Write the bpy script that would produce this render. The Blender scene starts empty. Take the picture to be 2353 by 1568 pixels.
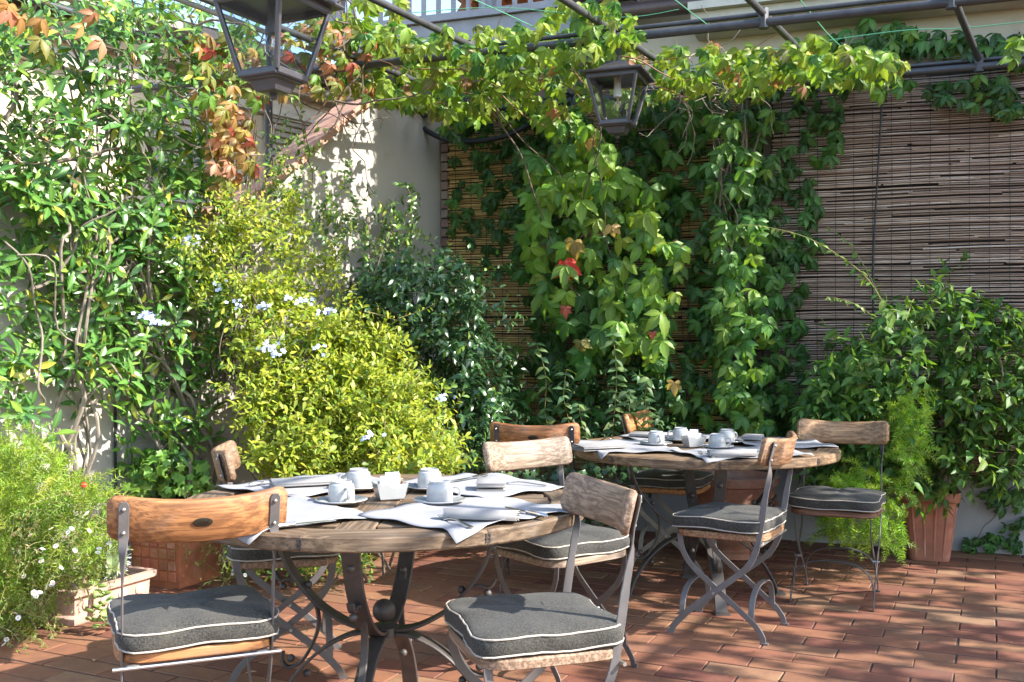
import bpy, math, random
import numpy as np
from mathutils import Vector, Matrix
R = math.radians
rnd = random.Random(11)
nrng = np.random.default_rng(5)
scene = bpy.context.scene
COL = scene.collection

# ------------------------------------------------------------------ camera, sky, sun, exposure
CAMZ = 1.25
FPX = 2333.0                       # focal length in units of a 2353 wide picture
cam_d = bpy.data.cameras.new('camera')
cam_d.sensor_width = 36.0
cam_d.lens = 36.0 * FPX / 2353.0
cam_d.shift_y = 13.0 / 2353.0
cam_d.clip_end = 500.0
cam = bpy.data.objects.new('camera', cam_d)
cam.location = (0, 0, CAMZ)
cam.rotation_euler = (R(90), 0, 0)
COL.objects.link(cam)
scene.camera = cam

SUN_AZ = -17.5                     # direction towards the sun, degrees from +X
SUN_EL = 37.0
world = bpy.data.worlds.new('World')
scene.world = world
world.use_nodes = True
wn = world.node_tree
sky = wn.nodes.new('ShaderNodeTexSky')
sky.sky_type = 'NISHITA'
sky.sun_disc = False
sky.sun_elevation = R(SUN_EL)
sky.sun_rotation = R(90 - SUN_AZ)
wn.links.new(sky.outputs[0], wn.nodes['Background'].inputs[0])
wn.nodes['Background'].inputs[1].default_value = 0.15
sun_d = bpy.data.lights.new('sun', 'SUN')
sun_d.energy = 3.5
sun_d.angle = R(0.53)
sun_d.color = (1.0, 0.95, 0.87)
sun = bpy.data.objects.new('sun', sun_d)
sv = Vector((math.cos(R(SUN_EL)) * math.cos(R(SUN_AZ)), math.cos(R(SUN_EL)) * math.sin(R(SUN_AZ)), math.sin(R(SUN_EL))))
sun.rotation_euler = sv.to_track_quat('Z', 'Y').to_euler()
COL.objects.link(sun)
scene.view_settings.view_transform = 'Standard'
scene.view_settings.look = 'None'
scene.view_settings.gamma = 1.0
scene.view_settings.exposure = 1.9
scene.render.engine = 'CYCLES'
scene.cycles.max_bounces = 8
scene.cycles.transparent_max_bounces = 12
scene.cycles.caustics_reflective = False
scene.cycles.caustics_refractive = False

# ------------------------------------------------------------------ frames of the place
CORNER = Vector((-0.495, 7.40, 0))
BT = Vector((0.94, -0.342, 0)).normalized()       # along the back wall, to the right
BN = Vector((-0.342, -0.94, 0)).normalized()      # out of the back wall
LT = Vector((-0.609, -0.793, 0)).normalized()     # along the left wall, towards the camera
LN = Vector((0.793, -0.609, 0)).normalized()      # out of the left wall
UP = Vector((0, 0, 1))
def B(s, o, z): return CORNER + BT * s + BN * o + UP * z
def L(t, o, z): return CORNER + LT * t + LN * o + UP * z
def ray(px, py): return Vector(((px - 1176.5) / FPX, 1.0, (797.0 - py) / FPX))
CAM = Vector((0, 0, CAMZ))
def hit(px, py, n, o):
    d = ray(px, py)
    k = (o - n.dot(CAM - CORNER)) / n.dot(d)
    return CAM + d * k
def onL(px, py, o=0.0): return hit(px, py, LN, o)
def onB(px, py, o=0.0): return hit(px, py, BN, o)
def at(px, py, Y): return CAM + ray(px, py) * Y
def proj(p):
    if p[1] < 0.2: return (-9999, -9999)
    return (1176.5 + p[0] / p[1] * FPX, 797 - (p[2] - CAMZ) / p[1] * FPX)

# ------------------------------------------------------------------ object helpers
def setp(o, label=None, cat=None, group=None, kind=None):
    if label: o['label'] = label
    if cat: o['category'] = cat
    if group: o['group'] = group
    if kind: o['kind'] = kind
    return o
def link(o, parent=None):
    COL.objects.link(o)
    if parent is not None: o.parent = parent
    return o
def empty(name, loc=(0, 0, 0), rz=0.0, label=None, cat=None, group=None):
    o = bpy.data.objects.new(name, None)
    o.empty_display_size = 0.05
    o.location = loc
    o.rotation_euler = (0, 0, rz)
    link(o)
    return setp(o, label, cat, group)
def copy_tree(o, parent=None):
    c = o.copy()
    COL.objects.link(c)
    c.parent = parent
    for ch in list(o.children): copy_tree(ch, c)
    return c

def smooth_path(pts, n=6, closed=False):
    P = [Vector(p) for p in pts]
    out = []
    m = len(P)
    rng = range(m) if closed else range(m - 1)
    for i in rng:
        if closed:
            p0, p1, p2, p3 = P[(i - 1) % m], P[i], P[(i + 1) % m], P[(i + 2) % m]
        else:
            p0, p1, p2, p3 = P[max(i - 1, 0)], P[i], P[i + 1], P[min(i + 2, m - 1)]
        for k in range(n):
            t = k / n
            out.append(0.5 * ((2 * p1) + (p2 - p0) * t + (2 * p0 - 5 * p1 + 4 * p2 - p3) * t * t + (3 * p1 - p0 - 3 * p2 + p3) * t ** 3))
    if not closed: out.append(P[-1].copy())
    return out

class MB:
    def __init__(s): s.v = []; s.f = []
    def add(s, verts, faces, M=None):
        b = len(s.v)
        for p in verts:
            p = Vector(p)
            s.v.append(M @ p if M is not None else p)
        for f in faces: s.f.append(tuple(i + b for i in f))
        return s
    def box(s, c, size, M=None, bev=0.0, yaw=0.0):
        hx, hy, hz = size[0] / 2, size[1] / 2, size[2] / 2
        T = Matrix.Translation(Vector(c)) @ Matrix.Rotation(yaw, 4, 'Z')
        if M is not None: T = M @ T
        if bev <= 0:
            vs = [(x, y, z) for z in (-hz, hz) for y in (-hy, hy) for x in (-hx, hx)]
            fs = [(0, 2, 3, 1), (4, 5, 7, 6), (0, 1, 5, 4), (2, 6, 7, 3), (0, 4, 6, 2), (1, 3, 7, 5)]
            return s.add(vs, fs, T)
        b = bev
        vs = []; fs = []
        def ring(x, y, z, c):
            return [(-x + c, -y, z), (x - c, -y, z), (x, -y + c, z), (x, y - c, z), (x - c, y, z), (-x + c, y, z), (-x, y - c, z), (-x, -y + c, z)]
        rs = [ring(hx - b, hy - b, -hz, b * .6), ring(hx, hy, -hz + b, b), ring(hx, hy, hz - b, b), ring(hx - b, hy - b, hz, b * .6)]
        for r in rs: vs += r
        for k in range(3):
            for i in range(8):
                j = (i + 1) % 8
                fs.append((k * 8 + i, k * 8 + j, k * 8 + 8 + j, k * 8 + 8 + i))
        fs.append(tuple(range(7, -1, -1))); fs.append(tuple(range(24, 32)))
        return s.add(vs, fs, T)
    def tube(s, pts, r, n=8, closed=False, cap=True):
        P = [Vector(p) for p in pts]
        m = len(P)
        rr = r if isinstance(r, (list, tuple)) else [r] * m
        vs = []; fs = []
        ref = None
        for i in range(m):
            if closed: t = P[(i + 1) % m] - P[(i - 1) % m]
            else: t = P[min(i + 1, m - 1)] - P[max(i - 1, 0)]
            if t.length < 1e-9: t = Vector((0, 0, 1))
            t.normalize()
            if ref is None:
                ref = Vector((0, 0, 1)) if abs(t.z) < .9 else Vector((1, 0, 0))
            a = ref - t * ref.dot(t)
            if a.length < 1e-6: a = t.orthogonal()
            a.normalize(); ref = a
            b = t.cross(a)
            for k in range(n):
                w = 2 * math.pi * k / n
                vs.append(P[i] + (a * math.cos(w) + b * math.sin(w)) * rr[i])
        for i in range(m if closed else m - 1):
            j = (i + 1) % m
            for k in range(n):
                l = (k + 1) % n
                fs.append((i * n + k, i * n + l, j * n + l, j * n + k))
        if cap and not closed:
            fs.append(tuple(range(n - 1, -1, -1)))
            fs.append(tuple((m - 1) * n + k for k in range(n)))
        return s.add(vs, fs)
    def strap(s, pts, wdir, width, thick):
        """flat bar along pts; wdir = direction(s) of the wide side"""
        P = [Vector(p) for p in pts]
        m = len(P)
        vs = []; fs = []
        for i in range(m):
            t = (P[min(i + 1, m - 1)] - P[max(i - 1, 0)]).normalized()
            w = Vector(wdir[i] if isinstance(wdir, list) else wdir)
            w = (w - t * w.dot(t))
            if w.length < 1e-6: w = t.orthogonal()
            w.normalize()
            h = t.cross(w)
            ww = width[i] if isinstance(width, list) else width
            c = min(thick * .3, ww * .2)
            hw, ht = ww / 2, thick / 2
            for a, b in ((-hw + c, -ht), (hw - c, -ht), (hw, -ht + c), (hw, ht - c), (hw - c, ht), (-hw + c, ht), (-hw, ht - c), (-hw, -ht + c)):
                vs.append(P[i] + w * a + h * b)
        for i in range(m - 1):
            for k in range(8):
                l = (k + 1) % 8
                fs.append((i * 8 + k, i * 8 + l, i * 8 + 8 + l, i * 8 + 8 + k))
        fs.append(tuple(range(7, -1, -1))); fs.append(tuple((m - 1) * 8 + k for k in range(8)))
        return s.add(vs, fs)
    def lathe(s, prof, n=24, M=None, sx=1.0, sy=1.0):
        vs = []; fs = []
        for r, z in prof:
            for k in range(n):
                w = 2 * math.pi * k / n
                vs.append((r * math.cos(w) * sx, r * math.sin(w) * sy, z))
        for i in range(len(prof) - 1):
            for k in range(n):
                l = (k + 1) % n
                fs.append((i * n + k, i * n + l, i * n + n + l, i * n + n + k))
        fs.append(tuple(range(n - 1, -1, -1)))
        fs.append(tuple((len(prof) - 1) * n + k for k in range(n)))
        return s.add(vs, fs, M)
    def ball(s, c, r, n=12, m=8, sc=(1, 1, 1)):
        prof = [(max(1e-4, r * math.sin(math.pi * i / m)), -r * math.cos(math.pi * i / m)) for i in range(m + 1)]
        return s.lathe(prof, n, Matrix.Translation(Vector(c)) @ Matrix.Diagonal((*sc, 1)))
    def prism(s, poly, z0, z1, M=None):
        n = len(poly)
        vs = [(x, y, z0) for x, y in poly] + [(x, y, z1) for x, y in poly]
        fs = [tuple(range(n - 1, -1, -1)), tuple(range(n, 2 * n))]
        for i in range(n):
            j = (i + 1) % n
            fs.append((i, j, n + j, n + i))
        return s.add(vs, fs, M)
    def mesh(s, name, mat=None, smooth=True, ang=40):
        me = bpy.data.meshes.new(name)
        me.from_pydata([tuple(p) for p in s.v], [], s.f)
        if mat is not None: me.materials.append(mat)
        if smooth:
            me.polygons.foreach_set('use_smooth', [True] * len(me.polygons))
            me.set_sharp_from_angle(angle=R(ang))
        me.update()
        return me
    def build(s, name, mat, parent=None, smooth=True, ang=40, color=None):
        o = bpy.data.objects.new(name, s.mesh(name, mat, smooth, ang))
        link(o, parent)
        if color: o.color = (*color, 1)
        return o
def obj(name, me, parent=None, loc=(0, 0, 0), color=None):
    o = bpy.data.objects.new(name, me)
    o.location = loc
    link(o, parent)
    if color: o.color = (*color, 1)
    return o

# ------------------------------------------------------------------ materials
class NT:
    def __init__(s, name):
        s.m = bpy.data.materials.new(name)
        s.m.use_nodes = True
        s.t = s.m.node_tree
        s.bsdf = s.t.nodes['Principled BSDF']
        s.out = s.t.nodes['Material Output']
    def n(s, ty, **kw):
        nd = s.t.nodes.new(ty)
        for k, v in kw.items():
            if k == 'inp':
                for a, b in v.items(): nd.inputs[a].default_value = b
            else: setattr(nd, k, v)
        return nd
    def l(s, a, b): s.t.links.new(a, b)
    def coords(s, scale=(1, 1, 1), rand=True, src='Object'):
        tc = s.n('ShaderNodeTexCoord')
        mp = s.n('ShaderNodeMapping', inp={'Scale': scale})
        if rand:
            oi = s.n('ShaderNodeObjectInfo')
            mu = s.n('ShaderNodeMath', operation='MULTIPLY', inp={1: 37.0})
            s.l(oi.outputs['Random'], mu.inputs[0])
            ad = s.n('ShaderNodeVectorMath', operation='ADD')
            s.l(tc.outputs[src], ad.inputs[0]); s.l(mu.outputs[0], ad.inputs[1])
            s.l(ad.outputs[0], mp.inputs['Vector'])
        else: s.l(tc.outputs[src], mp.inputs['Vector'])
        return mp.outputs[0]
    def noise(s, vec, scale, detail=4, rough=.55, dist=0.0):
        nd = s.n('ShaderNodeTexNoise', inp={'Scale': scale, 'Detail': detail, 'Roughness': rough, 'Distortion': dist})
        s.l(vec, nd.inputs['Vector'])
        return nd.outputs['Fac']
    def ramp(s, fac, stops):
        nd = s.n('ShaderNodeValToRGB')
        el = nd.color_ramp.elements
        while len(el) < len(stops): el.new(.5)
        for e, (p, c) in zip(el, stops):
            e.position = p
            e.color = (*c, 1) if len(c) == 3 else c
        s.l(fac, nd.inputs[0])
        return nd.outputs[0]
    def mix(s, fac, a, b, mode='MIX'):
        nd = s.n('ShaderNodeMix', data_type='RGBA', blend_type=mode)
        for sock, v in ((nd.inputs[0], fac), (nd.inputs[6], a), (nd.inputs[7], b)):
            if isinstance(v, (int, float)): sock.default_value = v
            elif isinstance(v, tuple): sock.default_value = (*v, 1)
            else: s.l(v, sock)
        return nd.outputs[2]
    def bump(s, h, strength=.3, dist=.01):
        nd = s.n('ShaderNodeBump', inp={'Strength': strength, 'Distance': dist})
        s.l(h, nd.inputs['Height'])
        s.l(nd.outputs[0], s.bsdf.inputs['Normal'])
    def base(s, v):
        if isinstance(v, tuple): s.bsdf.inputs['Base Color'].default_value = (*v, 1)
        else: s.l(v, s.bsdf.inputs['Base Color'])
        return s
    def set(s, **kw):
        for k, v in kw.items(): s.bsdf.inputs[k.replace('_', ' ')].default_value = v
        return s

def mat_simple(name, c, c2=None, scale=20, rough=.6, bump=.15, metal=0.0, bd=.003):
    t = NT(name)
    v = t.coords()
    f = t.noise(v, scale, 5, .6)
    c2 = c2 or tuple(x * .75 for x in c)
    t.base(t.ramp(f, [(.3, c2), (.7, c)]))
    t.set(Roughness=rough, Metallic=metal)
    if bump: t.bump(t.noise(v, scale * 4, 3), bump, bd)
    return t.m

def mat_objcolor(name, scale=18, rough=.7, vary=.3, dirt=(.1, .08, .06), dirtamt=.3, bump=.25, bd=.004):
    """colour from the object, broken up by noise and dirt"""
    t = NT(name)
    oi = t.n('ShaderNodeObjectInfo')
    v = t.coords()
    f = t.noise(v, scale, 5, .6)
    dk = t.mix(1.0, oi.outputs['Color'], (1 - vary, 1 - vary, 1 - vary), 'MULTIPLY')
    c = t.mix(t.ramp(f, [(.3, (0, 0, 0)), (.7, (1, 1, 1))]), dk, oi.outputs['Color'])
    g = t.noise(v, scale * .25, 4, .65)
    c = t.mix(t.ramp(g, [(.52, (0, 0, 0)), (.75, (dirtamt,) * 3)]), c, dirt)
    t.base(c); t.set(Roughness=rough)
    t.bump(t.noise(v, scale * 5, 4), bump, bd)
    return t.m

def mat_wood(name, rough=.62, dark=.42, grain=1.0):
    """weathered teak; the board's own colour comes from the object; grain along local X"""
    t = NT(name)
    oi = t.n('ShaderNodeObjectInfo')
    v = t.coords((1.1, 24, 24))
    f1 = t.noise(v, 3.0 * grain, 6, .62, .15)
    v2 = t.coords((2.5, 75, 75))
    f2 = t.noise(v2, 1.6 * grain, 4, .6, .2)
    dk = t.mix(1.0, oi.outputs['Color'], (dark, dark * .92, dark * .85), 'MULTIPLY')
    lt = t.mix(1.0, oi.outputs['Color'], (1.14, 1.12, 1.1), 'MULTIPLY')
    c = t.mix(t.ramp(f1, [(.36, (0, 0, 0)), (.58, (1, 1, 1))]), dk, oi.outputs['Color'])
    c = t.mix(t.ramp(f2, [(.40, (.95, .95, .95)), (.52, (0, 0, 0))]), c, dk)
    c = t.mix(t.ramp(f1, [(.58, (0, 0, 0)), (.8, (.8, .8, .8))]), c, lt)
    v3 = t.coords((1, 1, 1))
    g = t.noise(v3, 7, 4, .6)
    c = t.mix(t.ramp(g, [(.52, (0, 0, 0)), (.72, (.28, .28, .28))]), c, (.27, .23, .19))
    t.base(c); t.set(Roughness=rough)
    t.bump(f2, .5, .002)
    return t.m

def leaf_mat(name, attr, rough=.42, trans=.38, spec=.5, tcol=(1.25, 1.25, .45)):
    t = NT(name)
    if attr:
        a = t.n('ShaderNodeAttribute', attribute_name='tint')
        col = t.mix(1.0, a.outputs['Color'], (1.2, 1.18, 1.1), 'MULTIPLY')
    else:
        a = t.n('ShaderNodeObjectInfo')
        col = t.mix(1.0, a.outputs['Color'], (1.2, 1.18, 1.1), 'MULTIPLY')
    v = t.coords((1, 1, 1), rand=False)
    f = t.noise(v, 45, 3)
    col2 = t.mix(1.0, col, (.78, .82, .75), 'MULTIPLY')
    c = t.mix(f, col2, col)
    vn = t.n('ShaderNodeAttribute', attribute_name='vein')
    pw = t.n('ShaderNodeMath', operation='POWER', inp={1: 5.0}); t.l(vn.outputs['Fac'], pw.inputs[0])
    ml = t.n('ShaderNodeMath', operation='MULTIPLY', inp={1: .55}); t.l(pw.outputs[0], ml.inputs[0])
    lite = t.mix(.5, t.mix(1.0, col, (1.7, 1.6, 1.5), 'MULTIPLY'), (.30, .34, .14))
    c = t.mix(ml.outputs[0], c, lite)
    t.base(c)
    t.set(Roughness=rough)
    t.bsdf.inputs['Specular IOR Level'].default_value = spec
    tr = t.n('ShaderNodeBsdfTranslucent')
    t.l(t.mix(1.0, c, tcol, 'MULTIPLY'), tr.inputs[0])
    mx = t.n('ShaderNodeMixShader', inp={0: trans})
    t.l(t.bsdf.outputs[0], mx.inputs[1]); t.l(tr.outputs[0], mx.inputs[2])
    t.l(mx.outputs[0], t.out.inputs[0])
    return t.m

M = {}
def build_materials():
    # brick pavers
    t = NT('terracotta_paver')
    oi = t.n('ShaderNodeObjectInfo')
    at_ = t.n('ShaderNodeAttribute', attribute_name='tint')
    v = t.coords()
    f = t.noise(v, 9, 6, .65)
    g = t.noise(v, 60, 4, .6)
    c = t.ramp(oi.outputs['Random'], [(0, (.15, .048, .032)), (.2, (.205, .075, .042)), (.45, (.235, .098, .050)), (.7, (.25, .118, .06)), (.88, (.275, .155, .085)), (1, (.165, .054, .035))])
    c = t.mix(t.ramp(f, [(.35, (.6, .6, .6)), (.6, (0, 0, 0))]), c, (.14, .06, .036))
    c = t.mix(t.ramp(g, [(.55, (0, 0, 0)), (.8, (.35, .35, .35))]), c, (.28, .16, .10))
    vw = t.n('ShaderNodeNewGeometry')
    mp = t.n('ShaderNodeMapping'); t.l(vw.outputs['Position'], mp.inputs[0])
    st = t.noise(mp.outputs[0], 1.6, 5, .65)
    c = t.mix(t.ramp(st, [(.52, (0, 0, 0)), (.72, (.55, .55, .55))]), c, (.11, .078, .052))
    t.base(c); t.set(Roughness=.72)
    t.bump(t.noise(v, 70, 5, .65), .35, .003)
    M['paver'] = t.m
    t = NT('mortar_bed')
    v = t.coords(rand=False)
    f = t.noise(v, 14, 5)
    c = t.ramp(f, [(.3, (.025, .02, .016)), (.6, (.05, .04, .032)), (.75, (.045, .05, .022))])
    t.base(c); t.set(Roughness=.95)
    M['mortar'] = t.m
    # plaster
    def plaster(name, a, b, c3):
        t = NT(name)
        v = t.coords(rand=False)
        f = t.noise(v, 1.6, 6, .6)
        c = t.ramp(f, [(.3, b), (.6, a)])
        g = t.noise(v, 5, 6, .7)
        c = t.mix(t.ramp(g, [(.56, (0, 0, 0)), (.74, (.5, .5, .5))]), c, c3)
        t.base(c); t.set(Roughness=.9)
        t.bump(t.noise(v, 60, 6, .7), .25, .006)
        return t.m
    M['plaster'] = plaster('courtyard_plaster', (.44, .41, .36), (.39, .36, .31), (.30, .27, .22))
    M['plaster_grey'] = plaster('plinth_plaster', (.33, .32, .31), (.26, .25, .25), (.2, .19, .17))
    M['plaster_cream'] = plaster('cream_plaster', (.50, .43, .32), (.44, .37, .27), (.34, .28, .2))
    M['plaster_ochre'] = plaster('stained_ochre_plaster', (.42, .33, .18), (.30, .23, .12), (.16, .13, .08))
    M['backing'] = plaster('dark_wall_behind_reed', (.075, .055, .04), (.05, .038, .03), (.04, .03, .025))
    M['stone'] = mat_simple('pale_cornice_stone', (.62, .58, .5), (.45, .42, .37), 6, .85)
    M['coping'] = mat_simple('terracotta_coping', (.56, .33, .235), (.40, .215, .15), 9, .85, .4)
    M['shutter'] = mat_simple('shutter_paint', (.36, .33, .28), (.31, .28, .24), 9, .6)
    M['balcony'] = mat_simple('grey_balcony_paint', (.30, .30, .33), (.22, .22, .25), 8, .5, .05)
    M['rafter'] = mat_simple('orange_wood_ceiling', (.46, .19, .07), (.30, .11, .04), 12, .6)
    M['gutter'] = mat_simple('brown_copper_gutter', (.12, .085, .075), (.08, .055, .05), 10, .38, .05, .3)
    M['rooftile'] = mat_simple('roof_tile_grey', (.3, .26, .24), (.2, .17, .16), 8, .8)
    M['pipe'] = mat_simple('pergola_iron', (.085, .085, .09), (.05, .05, .055), 14, .42, .1, .2)
    M['pipe_light'] = mat_simple('grey_conduit', (.26, .26, .25), (.18, .18, .175), 14, .5, .1)
    M['iron'] = mat_objcolor('painted_strap_iron', 26, .48, .25, (.12, .07, .05), .5, .12, .002)
    M['iron_dark'] = mat_simple('table_iron', (.085, .072, .066), (.055, .048, .045), 22, .5, .2, .15)
    M['steel'] = NT('cutlery_steel').base((.62, .61, .6)).set(Roughness=.2, Metallic=1.0).m
    M['screw'] = NT('screw_steel').base((.5, .49, .47)).set(Roughness=.35, Metallic=.9).m
    M['badge'] = mat_simple('bronze_badge', (.05, .038, .025), (.025, .018, .012), 120, .45, .4, .6)
    M['wood'] = mat_wood('weathered_teak')
    M['wood_top'] = mat_wood('table_teak', .65, .38, 1.0)
    M['brick'] = mat_objcolor('dark_wall_brick', 16, .85, .35, (.08, .06, .05), .5, .4)
    M['terracotta'] = mat_objcolor('terracotta_pot', 12, .85, .3, (.55, .47, .42), .45, .35, .004)
    M['soil'] = mat_simple('potting_soil', (.05, .035, .025), (.03, .02, .015), 40, 1.0, .6, 0, .01)
    M['bark'] = mat_simple('grey_bark', (.27, .23, .18), (.14, .115, .09), 30, .9, .5)
    M['bark_dark'] = mat_simple('brown_bark', (.15, .11, .08), (.08, .06, .045), 30, .9, .5)
    M['tendril'] = mat_simple('green_stem', (.20, .24, .07), (.24, .15, .06), 25, .6, 0)
    M['redstem'] = mat_simple('red_brown_stem', (.26, .12, .06), (.18, .08, .04), 25, .6, 0)
    M['succulent'] = mat_simple('succulent_leaf', (.28, .36, .10), (.18, .28, .08), 25, .4, 0)
    M['cactus'] = mat_simple('cactus_skin', (.22, .30, .13), (.15, .23, .09), 25, .6, .1)
    M['petal_white'] = NT('white_petal').base((.85, .83, .82)).set(Roughness=.6).m
    M['petal_blue'] = NT('pale_blue_petal').base((.50, .58, .88)).set(Roughness=.6).m
    M['petal_red'] = NT('red_petal').base((.55, .03, .03)).set(Roughness=.5).m
    M['pollen'] = NT('yellow_flower_centre').base((.75, .5, .06)).set(Roughness=.8).m
    # ceramics
    t = NT('white_china'); t.base((.36, .36, .358)).set(Roughness=.12)
    t.bsdf.inputs['Coat Weight'].default_value = .3
    M['china'] = t.m
    t = NT('paper_sachet'); oi = t.n('ShaderNodeObjectInfo'); t.base(oi.outputs['Color']).set(Roughness=.45); M['sachet'] = t.m
    M['ink'] = NT('printed_ink').base((.06, .05, .09)).set(Roughness=.6).m
    # linen
    t = NT('linen')
    v = t.coords(); f = t.noise(v, 9, 4, .6)
    t.base(t.ramp(f, [(.3, (.245, .243, .257)), (.7, (.31, .308, .32))])).set(Roughness=.9)
    wv = t.n('ShaderNodeTexWave', inp={'Scale': 320.0, 'Distortion': .6, 'Detail': 1.0})
    t.l(v, wv.inputs[0])
    t.bump(wv.outputs['Fac'], .12, .001)
    M['linen'] = t.m
    t = NT('napkin_linen')
    v = t.coords(); f = t.noise(v, 14, 4, .6)
    t.base(t.ramp(f, [(.3, (.25, .235, .225)), (.7, (.32, .305, .295))])).set(Roughness=.92)
    M['napkin'] = t.m
    # cushion tweed
    t = NT('charcoal_tweed')
    v = t.coords(); f = t.noise(v, 210, 3, .75); g = t.noise(v, 7, 4, .6)
    c = t.ramp(f, [(.36, (.008, .0075, .0068)), (.66, (.070, .066, .057))])
    c = t.mix(t.ramp(g, [(.45, (0, 0, 0)), (.75, (.45, .45, .45))]), c, (.095, .086, .064))
    t.base(c).set(Roughness=.95)
    t.bsdf.inputs['Sheen Weight'].default_value = .06
    t.bump(t.noise(v, 160, 3), .6, .003)
    M['tweed'] = t.m
    M['piping'] = mat_simple('cream_piping', (.46, .41, .35), (.36, .32, .27), 60, .9, .1)
    # glass
    t = NT('lantern_glass')
    t.base((1, 1, 1)).set(Roughness=.03)
    gl = t.n('ShaderNodeBsdfGlossy', inp={'Roughness': .02})
    tr = t.n('ShaderNodeBsdfTransparent', inp={0: (.93, .95, .96, 1)})
    fr = t.n('ShaderNodeLayerWeight', inp={'Blend': .12})
    ad = t.n('ShaderNodeMath', operation='MULTIPLY_ADD', inp={1: .7, 2: .05}); t.l(fr.outputs['Fresnel'], ad.inputs[0])
    ad.use_clamp = True
    mx = t.n('ShaderNodeMixShader'); t.l(ad.outputs[0], mx.inputs[0]); t.l(tr.outputs[0], mx.inputs[1]); t.l(gl.outputs[0], mx.inputs[2])
    t.l(mx.outputs[0], t.out.inputs[0]); M['glass'] = t.m
    M['lantern'] = mat_simple('lantern_metal', (.085, .080, .09), (.06, .056, .062), 16, .38, .08, .25)
    M['filament'] = mat_simple('gold_filament', (.7, .42, .14), None, 20, .4, 0)
    M['porcelain'] = NT('lamp_holder_porcelain').base((.72, .68, .6)).set(Roughness=.3).m
    M['lampholder_dark'] = NT('lamp_holder_dark').base((.05, .04, .04)).set(Roughness=.5).m
    # reed
    def reed(name, stops, dark):
        t = NT(name)
        a = t.n('ShaderNodeAttribute', attribute_name='tint')
        tc = t.n('ShaderNodeTexCoord')
        mp = t.n('ShaderNodeMapping', inp={'Scale': (3, 3, 60)}); t.l(tc.outputs['Object'], mp.inputs[0])
        f = t.noise(mp.outputs[0], 3, 4, .6)
        sx = t.n('ShaderNodeSeparateColor'); t.l(a.outputs['Color'], sx.inputs[0])
        c = t.ramp(sx.outputs[0], stops)
        c = t.mix(t.ramp(f, [(.35, (.7, .7, .7)), (.6, (0, 0, 0))]), c, dark)
        t.base(c).set(Roughness=.42)
        return t.m
    M['reed_gold'] = reed('golden_reed', [(0, (.45, .26, .08)), (.5, (.75, .50, .18)), (1, (.88, .65, .28))], (.30, .17, .06))
    M['reed_brown'] = reed('weathered_reed', [(0, (.17, .105, .075)), (.3, (.33, .22, .155)), (.7, (.50, .355, .26)), (1, (.68, .56, .48))], (.18, .11, .08))
    M['wire_green'] = NT('green_wire').base((.10, .34, .20)).set(Roughness=.5).m
    M['black_cable'] = NT('black_cable').base((.02, .02, .022)).set(Roughness=.5).m
    for k, kw in {'glossy': dict(rough=.30, trans=.26, spec=.6), 'soft': dict(rough=.45, trans=.42, spec=.4), 'dark': dict(rough=.28, trans=.18, spec=.6), 'needle': dict(rough=.5, trans=.4, spec=.4)}.items():
        M['leafA_' + k] = leaf_mat('leaf_' + k + '_mass', True, **kw)
        M['leafO_' + k] = leaf_mat('leaf_' + k, False, **kw)
build_materials()
# ------------------------------------------------------------------ leaves
def leaf_shape(stations, fold=.22, droop=.18, curl=0.0):
    """one blade along +Y, stations = [(y, halfwidth)]; returns verts, faces"""
    v = []; f = []
    for y, w in stations:
        z = -droop * y * y
        v += [(-w, y, z + fold * w), (0, y, z), (w, y, z + fold * w)]
    for i in range(len(stations) - 1):
        a = i * 3
        f += [(a, a + 1, a + 4, a + 3), (a + 1, a + 2, a + 5, a + 4)]
    return np.array(v, float), f
def transform2(v, rotz, off, sc, tilt=0.0):
    c, s = math.cos(rotz), math.sin(rotz)
    p = v * sc
    ct, st = math.cos(tilt), math.sin(tilt)
    y = p[:, 1] * ct - p[:, 2] * st; z = p[:, 1] * st + p[:, 2] * ct
    q = np.stack([p[:, 0] * c - y * s, p[:, 0] * s + y * c, z], 1)
    return q + np.array(off)
def join(parts):
    V = []; F = []; b = 0
    for v, f in parts:
        V.append(v); F += [tuple(i + b for i in q) for q in f]; b += len(v)
    return np.concatenate(V), F
def palmate(seed):
    r = random.Random(seed)
    st = [(0, .012), (.10, .07), (.22, .155), (.30, .165), (.40, .205), (.48, .20), (.58, .205), (.66, .165), (.75, .15), (.83, .085), (.92, .05), (1.0, .004)]
    parts = []
    for a, l, w in ((0, 1.0, 1.12), (50, .9, 1.1), (-50, .9, 1.1), (102, .68, 1.1), (-102, .68, 1.1)):
        sh = [(y, h * w * r.uniform(.9, 1.1)) for y, h in st]
        v, f = leaf_shape(sh, .34, .30 + r.uniform(-.05, .2))
        parts.append((transform2(v, R(a + r.uniform(-9, 9)), (0, 0, 0), l * r.uniform(.9, 1.08), R(r.uniform(-42, -4))), f))
    return join(parts)
PALM = [palmate(i) for i in range(9)]
def vein_of(nv, f):
    if len(f[0]) == 4: return np.tile([0.0, 1.0, 0.0], nv // 3)
    a = np.zeros(nv); a[0] = 1; return a
ELL = [leaf_shape([(0, .01), (.12, .055), (.35, .155), (.6, .165), (.82, .10), (1, .004)], .30, d) for d in (.1, .3, .5)]
OVATE = [leaf_shape([(0, .02), (.12, .14), (.35, .245), (.6, .20), (.82, .09), (1, .004)], .25, d) for d in (.1, .3, .45)]
SPAT = [leaf_shape([(0, .02), (.3, .10), (.65, .20), (.88, .15), (1, .02)], .2, d) for d in (.05, .3)]
SMALL = [leaf_shape([(0, .03), (.45, .2), (1, .01)], .2, .15)]
NEEDLE = [leaf_shape([(0, .05), (.5, .075), (1, .01)], .1, .1)]
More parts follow.
